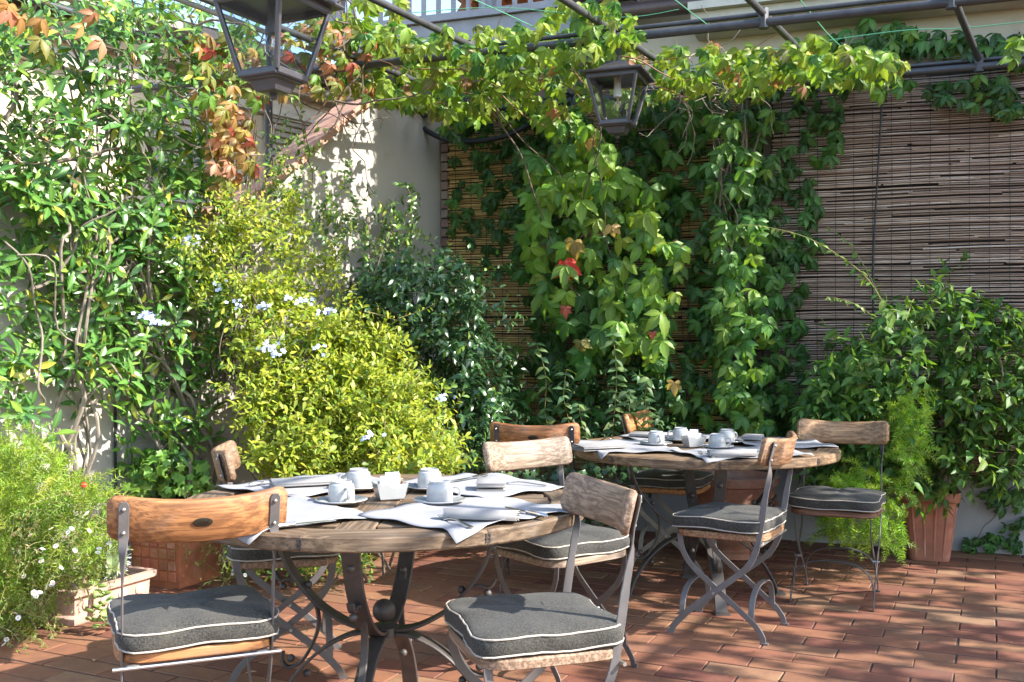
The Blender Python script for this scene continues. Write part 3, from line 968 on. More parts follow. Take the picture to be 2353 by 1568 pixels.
# ------------------------------------------------------------------ chairs
def chair_meshes():
    D = {}
    # curved, reclined back board
    T14 = R(14); upv = Vector((0, -math.sin(T14), math.cos(T14))); fw = Vector((0, math.cos(T14), math.sin(T14)))
    c0 = Vector((0, -.252, .800)); Rr = .43
    m = MB(); vs = []; fs = []
    us = [-1, -.985, -.95, -.88, -.75, -.6, -.4, -.2, 0, .2, .4, .6, .75, .88, .95, .985, 1]
    for u in us:
        th = u * .2375 / Rr
        hh = {1: .030, .985: .046, .95: .056}.get(abs(u), .058 + .003 * u * u)
        x = Rr * math.sin(th); f = Rr * (1 - math.cos(th))
        tn = Vector((-math.sin(th), math.cos(th), 0))
        nrm = Vector((1, 0, 0)) * tn.x + fw * tn.y
        base = c0 + Vector((x, 0, 0)) + fw * f
        tk = .0115 if abs(u) < .99 else .007
        for a, b in ((-hh + .006, -tk), (hh - .006, -tk), (hh, -tk + .006), (hh, tk - .006), (hh - .006, tk), (-hh + .006, tk), (-hh, tk - .006), (-hh, -tk + .006)):
            vs.append(base + upv * a + nrm * b)
    n = len(us)
    for i in range(n - 1):
        for k in range(8):
            l = (k + 1) % 8; fs.append((i * 8 + k, i * 8 + l, i * 8 + 8 + l, i * 8 + 8 + k))
    fs += [tuple(range(8)), tuple((n - 1) * 8 + k for k in range(7, -1, -1))]
    m.add(vs, fs); D['backrest'] = m.mesh('backrest', M['wood'], True, 50)
    # oval badge on the rear face
    m = MB(); Mb = Matrix.Identity(4)
    cc = c0 - fw * .0128
    for i in range(3): Mb[i][0] = (1, 0, 0)[i]; Mb[i][1] = upv[i]; Mb[i][2] = -fw[i]; Mb[i][3] = cc[i]
    m.lathe([(.001, .0), (.024, 0), (.025, .0015), (.022, .0022), (.001, .0022)], 24, Mb, 1, .5)
    for k in range(6): m.box((-.0125 + k * .005, 0, .0026), (.0022, .008, .0012), Mb)
    D['badge'] = m.mesh('badge', M['badge'])
    for sd in (-1, 1):
        th = .185 / Rr; f = Rr * (1 - math.cos(th))
        P = [c0 + upv * h + fw * (f - .0155) for h in (.052, .0, -.045)]
        P = [(sd * .19, p.y, p.z) for p in P]
        low = [(-.218, .715), (-.200, .62), (-.186, .53), (-.174, .455), (-.158, .385), (-.122, .318), (-.055, .258), (.05, .176), (.14, .10), (.20, .035), (.212, .006), (.232, .003)]
        P += [(sd * .192, y, z) for y, z in low]
        Ps = smooth_path(P, 4)
        wd = []; wid = []
        for i, p in enumerate(Ps):
            t = (Ps[min(i + 1, len(Ps) - 1)] - Ps[max(i - 1, 0)]).normalized()
            W2 = Vector((0, -t.z, t.y)) * sd
            a = min(1, max(0, (i - 9) / 6))
            wd.append(Vector((1, 0, 0)) * (1 - a) + W2 * a); wid.append(.027 if i < 9 or i > 16 else .023)
        wid[0] = .016
        m = MB(); m.strap(Ps, wd, wid, .0052); D['post%d' % sd] = m.mesh('back_post', M['iron'])
        q = MB()
        sc_ = c0 + upv * .034 + fw * (f - .020); q.ball((sd * .19, sc_.y, sc_.z), .0055, 8, 6)
        D['screwA%d' % sd] = q.mesh('screw', M['screw']); q = MB()
        sc_ = c0 - upv * .03 + fw * (f - .020); q.ball((sd * .19, sc_.y, sc_.z), .0055, 8, 6)
        D['screwB%d' % sd] = q.mesh('screw', M['screw'])
        leg = smooth_path([(sd * .176, y, z) for y, z in [(.178, .435), (.172, .385), (.148, .33), (.10, .278), (.0, .198), (-.09, .125), (-.15, .075), (-.182, .03), (-.187, .003)]], 4)
        m = MB(); m.strap(leg, [Vector((0, -(leg[min(i + 1, len(leg) - 1)] - leg[max(i - 1, 0)]).z, (leg[min(i + 1, len(leg) - 1)] - leg[max(i - 1, 0)]).y)) for i in range(len(leg))], .025, .005)
        m.box((sd * .176, -.195, .0035), (.022, .028, .006)); D['leg%d' % sd] = m.mesh('rear_leg', M['iron'])
        q = MB(); q.tube([(sd * .172, .022, .195), (sd * .202, .022, .195)], .006, 8); D['pivot%d' % sd] = q.mesh('pivot_bolt', M['screw'])
    for nm, y, z0 in (('rear_arch', -.135, .085), ('front_arch', .165, .075)):
        pts = []
        for k in range(21):
            a = math.pi * k / 20; x = -.174 * math.copysign(abs(math.cos(a)) ** .75, math.cos(a)) * (1 if nm == 'rear_arch' else 1.08)
            pts.append((x, y, z0 + .135 * math.sin(a) ** .8))
        m = MB(); m.strap(pts, (0, 1, 0), .026, .0065); D[nm] = m.mesh('arch_brace', M['iron'])
    def outline(a, b, n=48, p=5.0, pinch=.0):
        o = []
        for k in range(n):
            w = 2 * math.pi * k / n; c, s = math.cos(w), math.sin(w)
            r = (abs(c) ** p + abs(s) ** p) ** (-1 / p)
            r *= 1 - pinch * (1 + math.cos(4 * w)) / 2
            o.append((a * r * c, b * r * s))
        return o
    m = MB()
    ol = outline(.207, .200, 48, 6)
    rings = [(.95, .427), (1.0, .432), (1.0, .452), (.975, .457)]
    vs = []; fs = []
    for s_, z in rings: vs += [(x * s_, y * s_, z) for x, y in ol]
    for k in range(3):
        for i in range(48): fs.append((k * 48 + i, k * 48 + (i + 1) % 48, k * 48 + 48 + (i + 1) % 48, k * 48 + 48 + i))
    fs += [tuple(range(47, -1, -1)), tuple(range(144, 192))]
    m.add(vs, fs); D['seat'] = m.mesh('seat', M['wood'])
    for v_ in range(3):
        r = random.Random(40 + v_)
        N = 64; ol = outline(.213, .207, N, 7, .035)
        ph = [r.uniform(0, 6.28) for _ in range(8)]
        def wr(i, z): return .0035 * math.sin(i * .55 + ph[0]) + .004 * math.sin(i * 1.3 + ph[1] + z * 60) + .0026 * math.sin(i * 2.9 + ph[2])
        def edz(i): return .0035 * math.sin(2 * math.pi * i / N * 2 + ph[3]) + .003 * math.sin(2 * math.pi * i / N * 5 + ph[4])
        prof = [(.5, .460), (.9, .4605), (.985, .463), (1.0, .468), (1.012, .478), (1.018, .490), (1.012, .502), (1.0, .512), (.975, .517), (.9, .5225), (.72, .529), (.45, .532), (.2, .533)]
        vs = []; fs = []
        for k, (s_, z) in enumerate(prof):
            for i in range(N):
                x, y = ol[i]; g = s_ + (wr(i, z) * (2.5 if 3 <= k <= 7 else 1))
                zz = z + (edz(i) * min(1, s_ * s_) if k > 2 else 0)
                if k >= 9: zz += .004 * math.sin(x * 25 + ph[5]) * math.sin(y * 21 + ph[6]) + .0015 * math.sin(i * .9 + k)
                vs.append((x * g, y * g, zz))
        for k in range(len(prof) - 1):
            for i in range(N): fs.append((k * N + i, k * N + (i + 1) % N, k * N + N + (i + 1) % N, k * N + N + i))
        fs += [tuple(range(N - 1, -1, -1)), tuple((len(prof) - 1) * N + i for i in range(N))]
        mm = MB(); mm.add(vs, fs); D['cushion%d' % v_] = mm.mesh('cushion', M['tweed'], True, 80)
        for nm, k in (('pipeT', 7), ('pipeB', 3)):
            mm = MB(); mm.tube([Vector(vs[k * N + i]) * 1.0 + Vector((vs[k * N + i][0], vs[k * N + i][1], 0)).normalized() * .001 for i in range(N)], .0026, 6, closed=True)
            D[nm + str(v_)] = mm.mesh('piping', M['piping'])
    m = MB(); m.tube([(-.215, -.186, .418), (.215, -.186, .418)], .0055, 8); D['rod'] = m.mesh('hinge_rod', M['screw'])
    for sd in (-1, 1):
        m = MB(); m.box((sd * .165, -.182, .421), (.032, .016, .014), None, .003); D['lug%d' % sd] = m.mesh('hinge_lug', M['screw'])
        m = MB(); m.box((0, sd * .0, .42), (.01, .01, .01))
    return D
CH = chair_meshes()
def chair(back, face, label, wood, iron=(.12, .11, .108), badge=False, cv=0, seatw=None):
    f = Vector((face[0], face[1], 0)).normalized()
    loc = Vector((back[0], back[1], 0)) + f * .245
    r = empty('folding_chair', loc, math.atan2(f.y, f.x) - math.pi / 2, label, 'chair', 'teak and iron folding chairs')
    b = obj('backrest', CH['backrest'], r, color=wood)
    if badge: obj('badge', CH['badge'], b)
    for sd in (-1, 1):
        p = obj('back_post', CH['post%d' % sd], r, color=iron)
        obj('screw', CH['screwA%d' % sd], p); obj('screw', CH['screwB%d' % sd], p)
        l = obj('rear_leg', CH['leg%d' % sd], r, color=iron)
        obj('pivot_bolt', CH['pivot%d' % sd], l)
        obj('hinge_lug', CH['lug%d' % sd], r)
    obj('arch_brace', CH['rear_arch'], r, color=iron); obj('arch_brace', CH['front_arch'], r, color=iron)
    obj('seat', CH['seat'], r, color=seatw or wood)
    c = obj('cushion', CH['cushion%d' % cv], r); c.rotation_euler.z = rnd.choice((0, math.pi)) + rnd.uniform(-.05, .05); c.location = (rnd.uniform(-.006, .006), rnd.uniform(-.004, .01), 0); c.scale.z = 1.0
    obj('piping', CH['pipeT%d' % cv], c); obj('piping', CH['pipeB%d' % cv], c)
    obj('hinge_rod', CH['rod'], r)
    return r
ORG = (.50, .23, .09); TAN = (.36, .22, .12); GRY = (.34, .25, .17); BRN = (.28, .17, .10)
DKI = (.055, .052, .055)
chair((-.806, 2.64), (-.40, .915), 'folding chair seen from behind in the left foreground, orange wooden back with oval badge', (.40, .175, .065), badge=True)
chair((-1.127, 3.91), (.97, .22), 'folding chair seen edge-on at the far left of the front table', BRN, cv=1)
chair((.04, 4.20), (.62, -.78), 'folding chair with pale grey-brown back beyond the right of the front table', (.33, .245, .175), cv=2)
chair((.283, 2.88), (-.95, -.32), 'folding chair with grey grained back in the centre foreground, cushion fully in view', (.36, .235, .155), cv=1)
chair((.107, 5.07), (.144, .99), 'folding chair with orange badged back showing just above the pale chair back', (.38, .155, .055), DKI, badge=True)
chair((1.73, 5.30), (-.42, -.9), 'folding chair facing the camera beside the right terracotta pot', (.38, .22, .11), DKI, cv=2, seatw=(.20, .09, .05))
chair((.70, 5.95), (.91, -.42), 'small orange folding chair on the far side of the back table', (.55, .25, .085), (.3, .27, .22), cv=1)
chair((1.19, 4.39), (-.88, .48), 'folding chair in profile on the right of the back table, showing crossed legs', (.36, .19, .095), (.155, .142, .14), cv=0)

# ------------------------------------------------------------------ tables
def table_meshes():
    D = {}
    Ri, Ro = .548, .660
    seg = []
    prof = [(Ri, .708), (Ro - .004, .706), (Ro, .711), (Ro + .001, .744), (Ro - .006, .750), (Ri + .003, .750), (Ri, .747)]
    N = 9; vs = []; fs = []
    a0, a1 = R(-22.4), R(22.4)
    for k in range(N + 1):
        a = a0 + (a1 - a0) * k / N
        vs += [(r * math.cos(a), r * math.sin(a), z) for r, z in prof]
    n = len(prof)
    for k in range(N):
        for i in range(n): fs.append((k * n + i, k * n + n + i, k * n + n + (i + 1) % n, k * n + (i + 1) % n))
    fs += [tuple(range(n)), tuple(N * n + i for i in range(n - 1, -1, -1))]
    m = MB(); m.add([(y, -x, z) for x, y, z in vs], fs)        # grain (local X) runs along the rim
    D['rim'] = m.mesh('rim_segment', M['wood_top'], True, 30)
    for nm, pts, w in (('upper', [(.375, .704), (.362, .62), (.315, .51), (.225, .405), (.12, .343), (.045, .327)], .058), ('lower', [(.045, .315), (.10, .308), (.19, .265), (.28, .185), (.345, .085), (.375, .004)], .058)):
        P = smooth_path([(0, -r_, z) for r_, z in pts], 5)
        m = MB(); m.strap(P, (1, 0, 0), w, .011)
        if nm == 'lower': m.box((0, -.385, .006), (.07, .05, .01))
        else: m.box((0, -.38, .702), (.07, .06, .008))
        D[nm] = m.mesh('%s_strap' % nm, M['iron_dark'])
    m = MB(); P = smooth_path([(0, -r_, z) for r_, z in [(.372, .50), (.352, .472), (.318, .478), (.272, .458), (.232, .40), (.222, .33), (.245, .262), (.283, .205), (.325, .185), (.348, .205), (.345, .235)]], 4)
    m.strap(P, (1, 0, 0), .024, .009); D['scroll'] = m.mesh('scroll', M['iron_dark'])
    for i, (r_, z) in enumerate(((.258, .462), (.318, .215), (.345, .452), (.262, .168), (.36, .60))):
        m = MB(); m.ball((0, -r_, z), .0135, 12, 8); D['ball%d' % i] = m.mesh('ball', M['iron_dark'])
    m = MB(); m.ball((0, 0, .385), .038, 20, 14); D['centre'] = m.mesh('centre_ball', M['iron_dark'])
    m = MB(); m.lathe([(.03, .30), (.05, .305), (.05, .335), (.03, .342)], 16); D['hub'] = m.mesh('hub', M['iron_dark'])
    return D
TB = table_meshes()
SLATW = {}
def table(loc, yaw, label, wood, baseyaw):
    r = empty('round_table', (loc[0], loc[1], 0), yaw, label, 'table', 'round teak tables')
    def w(k=.12):
        f_ = rnd.uniform(1 - k, 1 + k); return tuple(c * f_ for c in wood)
    for k in range(8):
        o = obj('rim_segment', TB['rim'], r, color=w()); o.rotation_euler.z = R(45 * k + 12)
        # finger joint pegs between segments
        jn = MB()
        for q in range(3): jn.box((0, -.6615, .717 + q * .011), (.017, .003, .003))
        for q in (-1, 1): jn.box((q * .006, -.6613, .728), (.002, .003, .026))
        ob = jn.build('finger_joint', M['lampholder_dark'], o, smooth=False); ob.rotation_euler.z = R(22.5)
    rr = .545
    pit = .0635; y = -.51
    while y < .53:
        ln = math.sqrt(max(0, rr * rr - max(abs(y - .027), abs(y + .027)) ** 2))
        for s0, s1 in ((-ln, -.056), (.056, ln)):
            if s1 - s0 < .05: continue
            m = MB().box((0, 0, 0), (s1 - s0 - .002, .056, .03), None, .0025)
            o = m.build('slat', M['wood_top'], r, color=w(.2)); o.location = ((s0 + s1) / 2, y, .7305 + rnd.uniform(-.001, .001))
        y += pit
    m = MB().box((0, 0, 0), (1.085, .107, .032), None, .0025); o = m.build('centre_board', M['wood_top'], r, color=w()); o.location = (0, 0, .7312); o.rotation_euler.z = R(90)
    m = MB().box((0, 0, 0), (1.06, .07, .02)); o = m.build('batten', M['wood_top'], r, color=w()); o.location = (0, 0, .7035)
    for k in range(4):
        a = R(90 * k) + baseyaw
        u = obj('upper_strap', TB['upper'], r); u.rotation_euler.z = a
        l = obj('lower_strap', TB['lower'], r); l.rotation_euler.z = a
        s = obj('scroll', TB['scroll'], r); s.rotation_euler.z = a
        for i, pr in enumerate((u, l, u, l, u)): obj('ball', TB['ball%d' % i], pr)
    obj('centre_ball', TB['centre'], r); obj('hub', TB['hub'], r)
    return r
T1 = (-.42, 3.33); T2 = (.965, 5.12)
table(T1, R(-2), 'round teak table in the foreground laid for breakfast', (.215, .145, .088), R(-6))
table(T2, R(6), 'round teak table further back laid for breakfast', (.26, .165, .09), R(-4))

# ------------------------------------------------------------------ table ware
def ware():
    D = {}
    m = MB(); m.lathe([(.030, 0), (.034, .002), (.052, .006), (.078, .013), (.083, .0165), (.082, .0185), (.076, .0165), (.052, .0105), (.033, .0075), (.001, .0075)], 40); D['saucer'] = m.mesh('saucer', M['china'])
    m = MB(); m.lathe([(.0375, .0), (.0405, 0), (.0418, .003), (.0418, .030), (.0405, .050), (.0385, .0565), (.034, .0590), (.0325, .0605), (.0325, .0665), (.0310, .0675), (.0290, .0665), (.0280, .0630), (.001, .0630)], 40); D['cup'] = m.mesh('cup', M['china'])
    m = MB(); P = smooth_path([(.040, 0, .047), (.052, 0, .049), (.064, 0, .042), (.066, 0, .030), (.058, 0, .018), (.041, 0, .014)], 5)
    m.strap(P, (0, 1, 0), .011, .007); D['handle'] = m.mesh('handle', M['china'])
    # sugar holder: tapered open box with a dip in its front
    m = MB(); vs = []; fs = []
    def rect(a, b, z, dip=0): return [(-a, -b, z), (-a * .35, -b, z - dip * .2), (0, -b, z - dip), (a * .35, -b, z - dip * .2), (a, -b, z), (a, b, z), (-a, b, z)]
    L_ = [rect(.036, .028, 0), rect(.040, .032, .004), rect(.052, .038, .052, .016), rect(.0525, .0385, .055, .016), rect(.049, .035, .055, .016), rect(.048, .034, .050, .014), rect(.037, .028, .008)]
    for q in L_: vs += q
    for k in range(len(L_) - 1):
        for i in range(7): fs.append((k * 7 + i, k * 7 + (i + 1) % 7, k * 7 + 7 + (i + 1) % 7, k * 7 + 7 + i))
    fs += [tuple(range(6, -1, -1)), tuple((len(L_) - 1) * 7 + i for i in range(7))]
    m.add(vs, fs); D['holder'] = m.mesh('sugar_holder', M['china'], True, 35)
    m = MB(); m.box((0, 0, .03), (.048, .004, .06), None, .0015); m.box((0, 0, .0605), (.046, .0012, .004)); D['sachet'] = m.mesh('sachet', M['sachet'])
    # fork and knife along +Y
    m = MB(); P = smooth_path([(0, -.095, .003), (0, -.05, .006), (0, 0, .010), (0, .03, .008), (0, .05, .004)], 4)
    m.strap(P, (1, 0, 0), [.013 - .007 * min(1, i / 10) for i in range(len(P) - 3)] + [.010, .017, .022], .0025)
    for k in range(4):
        x = -.0085 + k * .0057; m.strap([(x, .048, .004), (x, .065, .003), (x, .082, .006), (x, .095, .011)], (1, 0, 0), [.0036, .0032, .0028, .002], .002)
    D['fork'] = m.mesh('fork', M['steel'])
    m = MB(); m.tube([(0, -.105, .006), (0, -.10, .006), (0, -.05, .006), (0, -.012, .006), (0, -.005, .006)], [.003, .0068, .006, .005, .0066], 8)
    D['knife_handle'] = m.mesh('handle', M['steel'])
    m = MB(); m.strap([(0, -.006, .0055), (0, .03, .005), (0, .07, .0048), (.002, .10, .0045), (.005, .115, .0042)], (1, 0, 0), [.012, .017, .018, .014, .004], .0018); D['knife'] = m.mesh('blade', M['steel'])
    # napkins
    P = []
    for k in range(46):
        a = k / 45 * 2 * math.pi * 2.6; r_ = .006 + .021 * k / 45
        P.append((0, r_ * math.cos(a) * .95, .0175 + r_ * math.sin(a) * .62))
    m = MB(); m.strap(P, (1, 0, 0), [.215 + .008 * math.sin(i * .7) for i in range(46)], .0022); D['roll'] = m.mesh('rolled_napkin', M['napkin'], True, 60)
    P = [(0, -.055, .003), (0, .045, .003), (0, .054, .006), (0, .056, .010), (0, .050, .0135), (0, -.04, .012), (0, -.052, .0145), (0, -.053, .020), (0, -.046, .0235), (0, .048, .021), (0, .057, .024), (0, .055, .031), (0, .045, .033), (0, -.035, .029), (0, -.056, .026)]
    Ps = smooth_path(P, 3)
    m = MB(); m.strap(Ps, (1, 0, 0), [.10 + .004 * math.sin(i * .5) for i in range(len(Ps))], .0022); D['fold'] = m.mesh('folded_napkin', M['napkin'], True, 60)
    P2 = [(0, p[1] * 1.0, p[2] * .8) for p in P]; Ps = smooth_path(P2, 3)
    m = MB(); m.strap(Ps, (1, 0, 0), [.24 + .006 * math.sin(i * .5) for i in range(len(Ps))], .0022); D['long'] = m.mesh('folded_napkin', M['napkin'], True, 60)
    return D
WR = ware()
TOPZ = .7505
def mat_cloth(center, tpos, yaw, label, seed, h=(.265, .205)):
    r = random.Random(seed); ph = [r.uniform(0, 6.28) for _ in range(8)]
    N = 22; vs = []; fs = []
    cx, cy = center
    for j in range(N + 1):
        for i in range(N + 1):
            u, v = -1 + 2 * i / N, -1 + 2 * j / N
            x, y = u * h[0], v * h[1]
            e = max(abs(u), abs(v)) ** 6
            x += e * .004 * math.sin(v * 7 + ph[0]); y += e * .005 * math.sin(u * 8 + ph[1])
            wx = cx + x * math.cos(yaw) - y * math.sin(yaw); wy = cy + x * math.sin(yaw) + y * math.cos(yaw)
            rr_ = math.hypot(wx - tpos[0], wy - tpos[1])
            z = TOPZ + .002 + .0018 * (1 + math.sin(u * 3 + ph[2]) * math.sin(v * 4 + ph[3])) + e * .0035 * (1 + math.sin(u * 9 + v * 6 + ph[4])) + (.008 * max(0, math.sin(u * 2.5 + ph[5])) * e)
            ov = rr_ - .652
            if ov > 0: z -= ov * .75 + ov * ov * 2.0
            vs.append((wx - cx, wy - cy, z))
    for j in range(N):
        for i in range(N):
            a = j * (N + 1) + i; fs.append((a, a + 1, a + N + 2, a + N + 1))
    m = MB(); m.add(vs, fs); me = m.mesh('placemat', M['linen'], True, 80)
    o = obj('placemat', me, None, (cx, cy, 0))
    sm = o.modifiers.new('thickness', 'SOLIDIFY'); sm.thickness = .0014; sm.offset = 1
    return setp(o, label, 'placemat', 'white linen placemats')
def thing(name, me, loc, rz, label, cat, group=None, color=None):
    o = obj(name, me, None, loc, color); o.rotation_euler.z = rz
    return setp(o, label, cat, group)
def cup_set(x, y, hz, where, sz=TOPZ):
    thing('saucer', WR['saucer'], (x, y, sz), 0, 'white saucer ' + where, 'saucer', 'white saucers')
    c = empty('coffee_cup', (x, y, sz + .0078), hz, 'upturned white coffee cup ' + where, 'cup', 'upturned white cups')
    b = obj('cup_body', WR['cup'], c); obj('handle', WR['handle'], c)
def cutlery(x, y, rz, kind, label, z=TOPZ + .007):
    if kind == 'fork': thing('fork', WR['fork'], (x, y, z), rz, label, 'fork', 'steel forks')
    else:
        k = empty('table_knife', (x, y, z), rz, label, 'knife', 'steel knives')
        obj('blade', WR['knife'], k); obj('handle', WR['knife_handle'], k)
def sugar(x, y, rz, where, text):
    h = thing('sugar_holder', WR['holder'], (x, y, TOPZ), rz, 'square white china sugar holder ' + where, 'sugar holder')
    c, s = math.cos(rz), math.sin(rz)
    for k, (dx, dy, dz, ax, col, lab) in enumerate(((.0, -.014, .0, .32, (.80, .80, .82), 'white sugar sachet leaning at the front of the holder '), (-.012, .0, .004, .12, (.78, .78, .80), 'white sugar sachet in the middle of the holder '), (.012, .012, .012, -.1, (.72, .75, .84), 'bluish printed sachet standing tallest in the holder '), (.02, .022, .006, -.18, (.55, .26, .10), 'brown sugar sachet at the back of the holder '))):
        o = thing('sugar_sachet', WR['sachet'], (x + c * dx - s * dy, y + s * dx + c * dy, TOPZ + .011 + dz), rz, lab + where, 'sachet', 'sugar sachets', col)
        o.rotation_euler = (ax, 0, rz)
        if text and k == 2:
            cu = bpy.data.curves.new('lettering', 'FONT'); cu.body = text; cu.size = .0125; cu.align_x = 'CENTER'; cu.extrude = .0002
            to = bpy.data.objects.new('lettering', cu); COL.objects.link(to)
            me = bpy.data.meshes.new_from_object(to.evaluated_get(bpy.context.evaluated_depsgraph_get()))
            bpy.data.objects.remove(to)
            me.materials.clear(); me.materials.append(M['ink'])
            l = obj('lettering', me, o, (0, -.0026, .046)); l.rotation_euler = (R(90), 0, 0)
bpy.context.view_layer.update()
W1 = [('nearest the camera on the right of the front table', 45 - 90), ('on the front table beside the badged orange chair', 225), ('at the far left of the front table', 135), ('at the far right of the front table', 45)]
for k, (w_, a) in enumerate(W1):
    c = (T1[0] + .425 * math.cos(R(a)), T1[1] + .425 * math.sin(R(a)))
    mat_cloth(c, T1, R(a + 90 + (3, -4, 5, -2)[k]), 'white linen placemat ' + w_, k)
W2 = [('nearest the camera on the back table', 282), ('on the left of the back table', 195), ('at the far side of the back table', 100), ('on the right of the back table', 15)]
for k, (w_, a) in enumerate(W2):
    c = (T2[0] + .415 * math.cos(R(a)), T2[1] + .415 * math.sin(R(a)))
    mat_cloth(c, T2, R(a + 90 + (4, -3, 2, -5)[k]), 'white linen placemat ' + w_, 10 + k)
cup_set(-.540, 3.215, R(-60), 'at the front left of the front table'); cup_set(-.229, 3.215, R(0), 'at the front right of the front table, handle to the right')
cup_set(-.533, 3.53, R(190), 'at the back left of the front table'); cup_set(-.287, 3.53, R(100), 'at the back right of the front table')
sugar(-.40, 3.33, R(22), 'on the front table', 'MISURA')
cup_set(.726, 5.11, R(-80), 'at the left of the back table'); cup_set(.885, 5.33, R(175), 'farthest away on the back table')
cup_set(1.00, 4.95, R(-10), 'nearest the camera on the back table'); cup_set(1.105, 5.22, R(30), 'at the right of the back table')
sugar(.905, 5.06, R(20), 'on the back table', '')
def px_table(px, py): 
    d = ray(px, py); k = (TOPZ + .008 - CAMZ) / d.z; return CAM + d * k
def lay(kind, a, b, label, z=TOPZ + .0075):
    p, q = px_table(*a), px_table(*b); c = (p + q) / 2; v = q - p
    cutlery(c.x, c.y, math.atan2(v.y, v.x) - math.pi / 2, kind, label, z)
lay('fork', (1098, 1218), (1000, 1187), 'steel fork beside the rolled napkin nearest the camera')
lay('knife', (1262, 1192), (1158, 1168), 'steel knife at the right of the near placemat on the front table')
lay('knife', (600, 1217), (760, 1200), 'steel knife on the placemat behind the badged orange chair back')
lay('fork', (1230, 1116), (1168, 1112), 'steel fork on the far right placemat of the front table')
lay('knife', (1130, 1092), (1030, 1110), 'steel knife on the far right placemat of the front table')
lay('fork', (745, 1118), (796, 1097), 'steel fork at the far left of the front table')
lay('knife', (585, 1116), (660, 1105), 'steel knife at the far left of the front table')
lay('fork', (1640, 1052), (1605, 1041), 'steel fork nearest the camera on the back table')
lay('knife', (1340, 1031), (1420, 1031), 'steel knife on the left placemat of the back table')
lay('knife', (1720, 1040), (1660, 1036), 'steel knife nearest the camera on the back table')
lay('fork', (1380, 1014), (1405, 1008), 'steel fork at the far left of the back table')
def nap(kind, a, b, label):
    p, q = px_table(*a), px_table(*b); c = (p + q) / 2; v = q - p
    thing('linen_napkin', WR[kind], (c.x, c.y, TOPZ + .005), math.atan2(v.y, v.x), label, 'napkin', 'linen napkins')
nap('roll', (1022, 1192), (1190, 1198), 'rolled linen napkin nearest the camera on the front table')
nap('fold', (1100, 1122), (1158, 1122), 'small folded linen napkin at the far right of the front table')
nap('long', (630, 1120), (775, 1113), 'long folded linen napkin at the far left of the front table')
nap('long', (1338, 1034), (1420, 1030), 'folded linen napkin on the left of the back table')
nap('roll', (1640, 1049), (1725, 1049), 'rolled linen napkin nearest the camera on the back table')
nap('long', (1470, 1004), (1530, 1006), 'folded linen napkin at the far side of the back table')
nap('fold', (1700, 1012), (1760, 1014), 'folded linen napkin on the right of the back table')

# ------------------------------------------------------------------ lanterns
def lantern_meshes():
    D = {}
    def sq(a, z): return [(-a, -a, z), (a, -a, z), (a, a, z), (-a, a, z)]
    def loft(levels):
        vs = []; fs = []
        for q in levels: vs += q
        for k in range(len(levels) - 1):
            for i in range(4): fs.append((k * 4 + i, k * 4 + (i + 1) % 4, k * 4 + 4 + (i + 1) % 4, k * 4 + 4 + i))
        fs += [(3, 2, 1, 0), tuple((len(levels) - 1) * 4 + i for i in range(4))]
        m = MB(); m.add(vs, fs); return m
    zb, zt, ab, at_ = .082, .314, .077, .131
    D['base'] = loft([sq(.028, .022), sq(.041, .026), sq(.055, .056), sq(.068, .060), sq(.071, .068)]).mesh('base', M['lantern'], False)
    m = MB(); m.lathe([(.001, 0), (.010, .003), (.014, .010), (.010, .017), (.016, .020), (.016, .026)], 14); D['finial'] = m.mesh('finial', M['lantern'])
    m = MB()
    for i in range(4):
        a, b = sq(ab, zb)[i], sq(at_, zt)[i]
        m.strap([a, b], (a[1], -a[0], 0), .022, .020)
    D['corner_bars'] = None
    D['bars'] = []
    for i in range(4):
        q = MB(); a, b = Vector(sq(ab, zb)[i]), Vector(sq(at_, zt)[i]); q.strap([a, b], (0, 1, 0), .017, .017); D['bars'].append(q.mesh('corner_bar', M['lantern']))
    def rail(a, z, h, w):
        out = []
        for i in range(4):
            p, q = Vector(sq(a, z)[i]), Vector(sq(a, z)[(i + 1) % 4]); mm = MB(); mm.strap([p, q], (0, 0, 1), h, w); out.append(mm.mesh('rail', M['lantern']))
        return out
    D['rails'] = rail(ab, zb - .004, .026, .016) + rail(at_, zt + .004, .03, .016)
    D['roof'] = loft([sq(.166, .328), sq(.170, .333), sq(.168, .341), sq(.138, .347), sq(.100, .360), sq(.072, .380), sq(.058, .400), sq(.056, .406), sq(.050, .408)]).mesh('roof', M['lantern'], False)
    D['glass'] = []
    for i in range(4):
        a, b, c, d_ = Vector(sq(ab - .002, zb + .006)[i]), Vector(sq(ab - .002, zb + .006)[(i + 1) % 4]), Vector(sq(at_ - .002, zt - .006)[(i + 1) % 4]), Vector(sq(at_ - .002, zt - .006)[i])
        n = (b - a).cross(d_ - a).normalized() * .003
        q = MB(); q.add([a, b, c, d_, a + n, b + n, c + n, d_ + n], [(3, 2, 1, 0), (4, 5, 6, 7), (0, 1, 5, 4), (1, 2, 6, 5), (2, 3, 7, 6), (3, 0, 4, 7)])
        D['glass'].append(q.mesh('glass_pane', M['glass'], False))
    m = MB(); m.lathe([(.012, .222), (.02, .215), (.029, .195), (.031, .178), (.027, .16), (.016, .148), (.001, .145)], 20); D['bulb'] = m.mesh('bulb', M['glass'])
    m = MB()
    for k in range(6):
        a = k * math.pi / 3; m.tube([(.004 * math.cos(a), .004 * math.sin(a), .215), (.010 * math.cos(a), .010 * math.sin(a), .17)], .0012, 4)
    D['filament'] = m.mesh('filament', M['filament'])
    for nm, mt in (('holder', 'porcelain'), ('holder_dark', 'lampholder_dark')):
        m = MB(); m.lathe([(.019, .222), (.022, .224), (.022, .262), (.019, .268), (.019, .342)], 18); D[nm] = m.mesh('lamp_holder', M[mt])
    return D
LA = lantern_meshes()
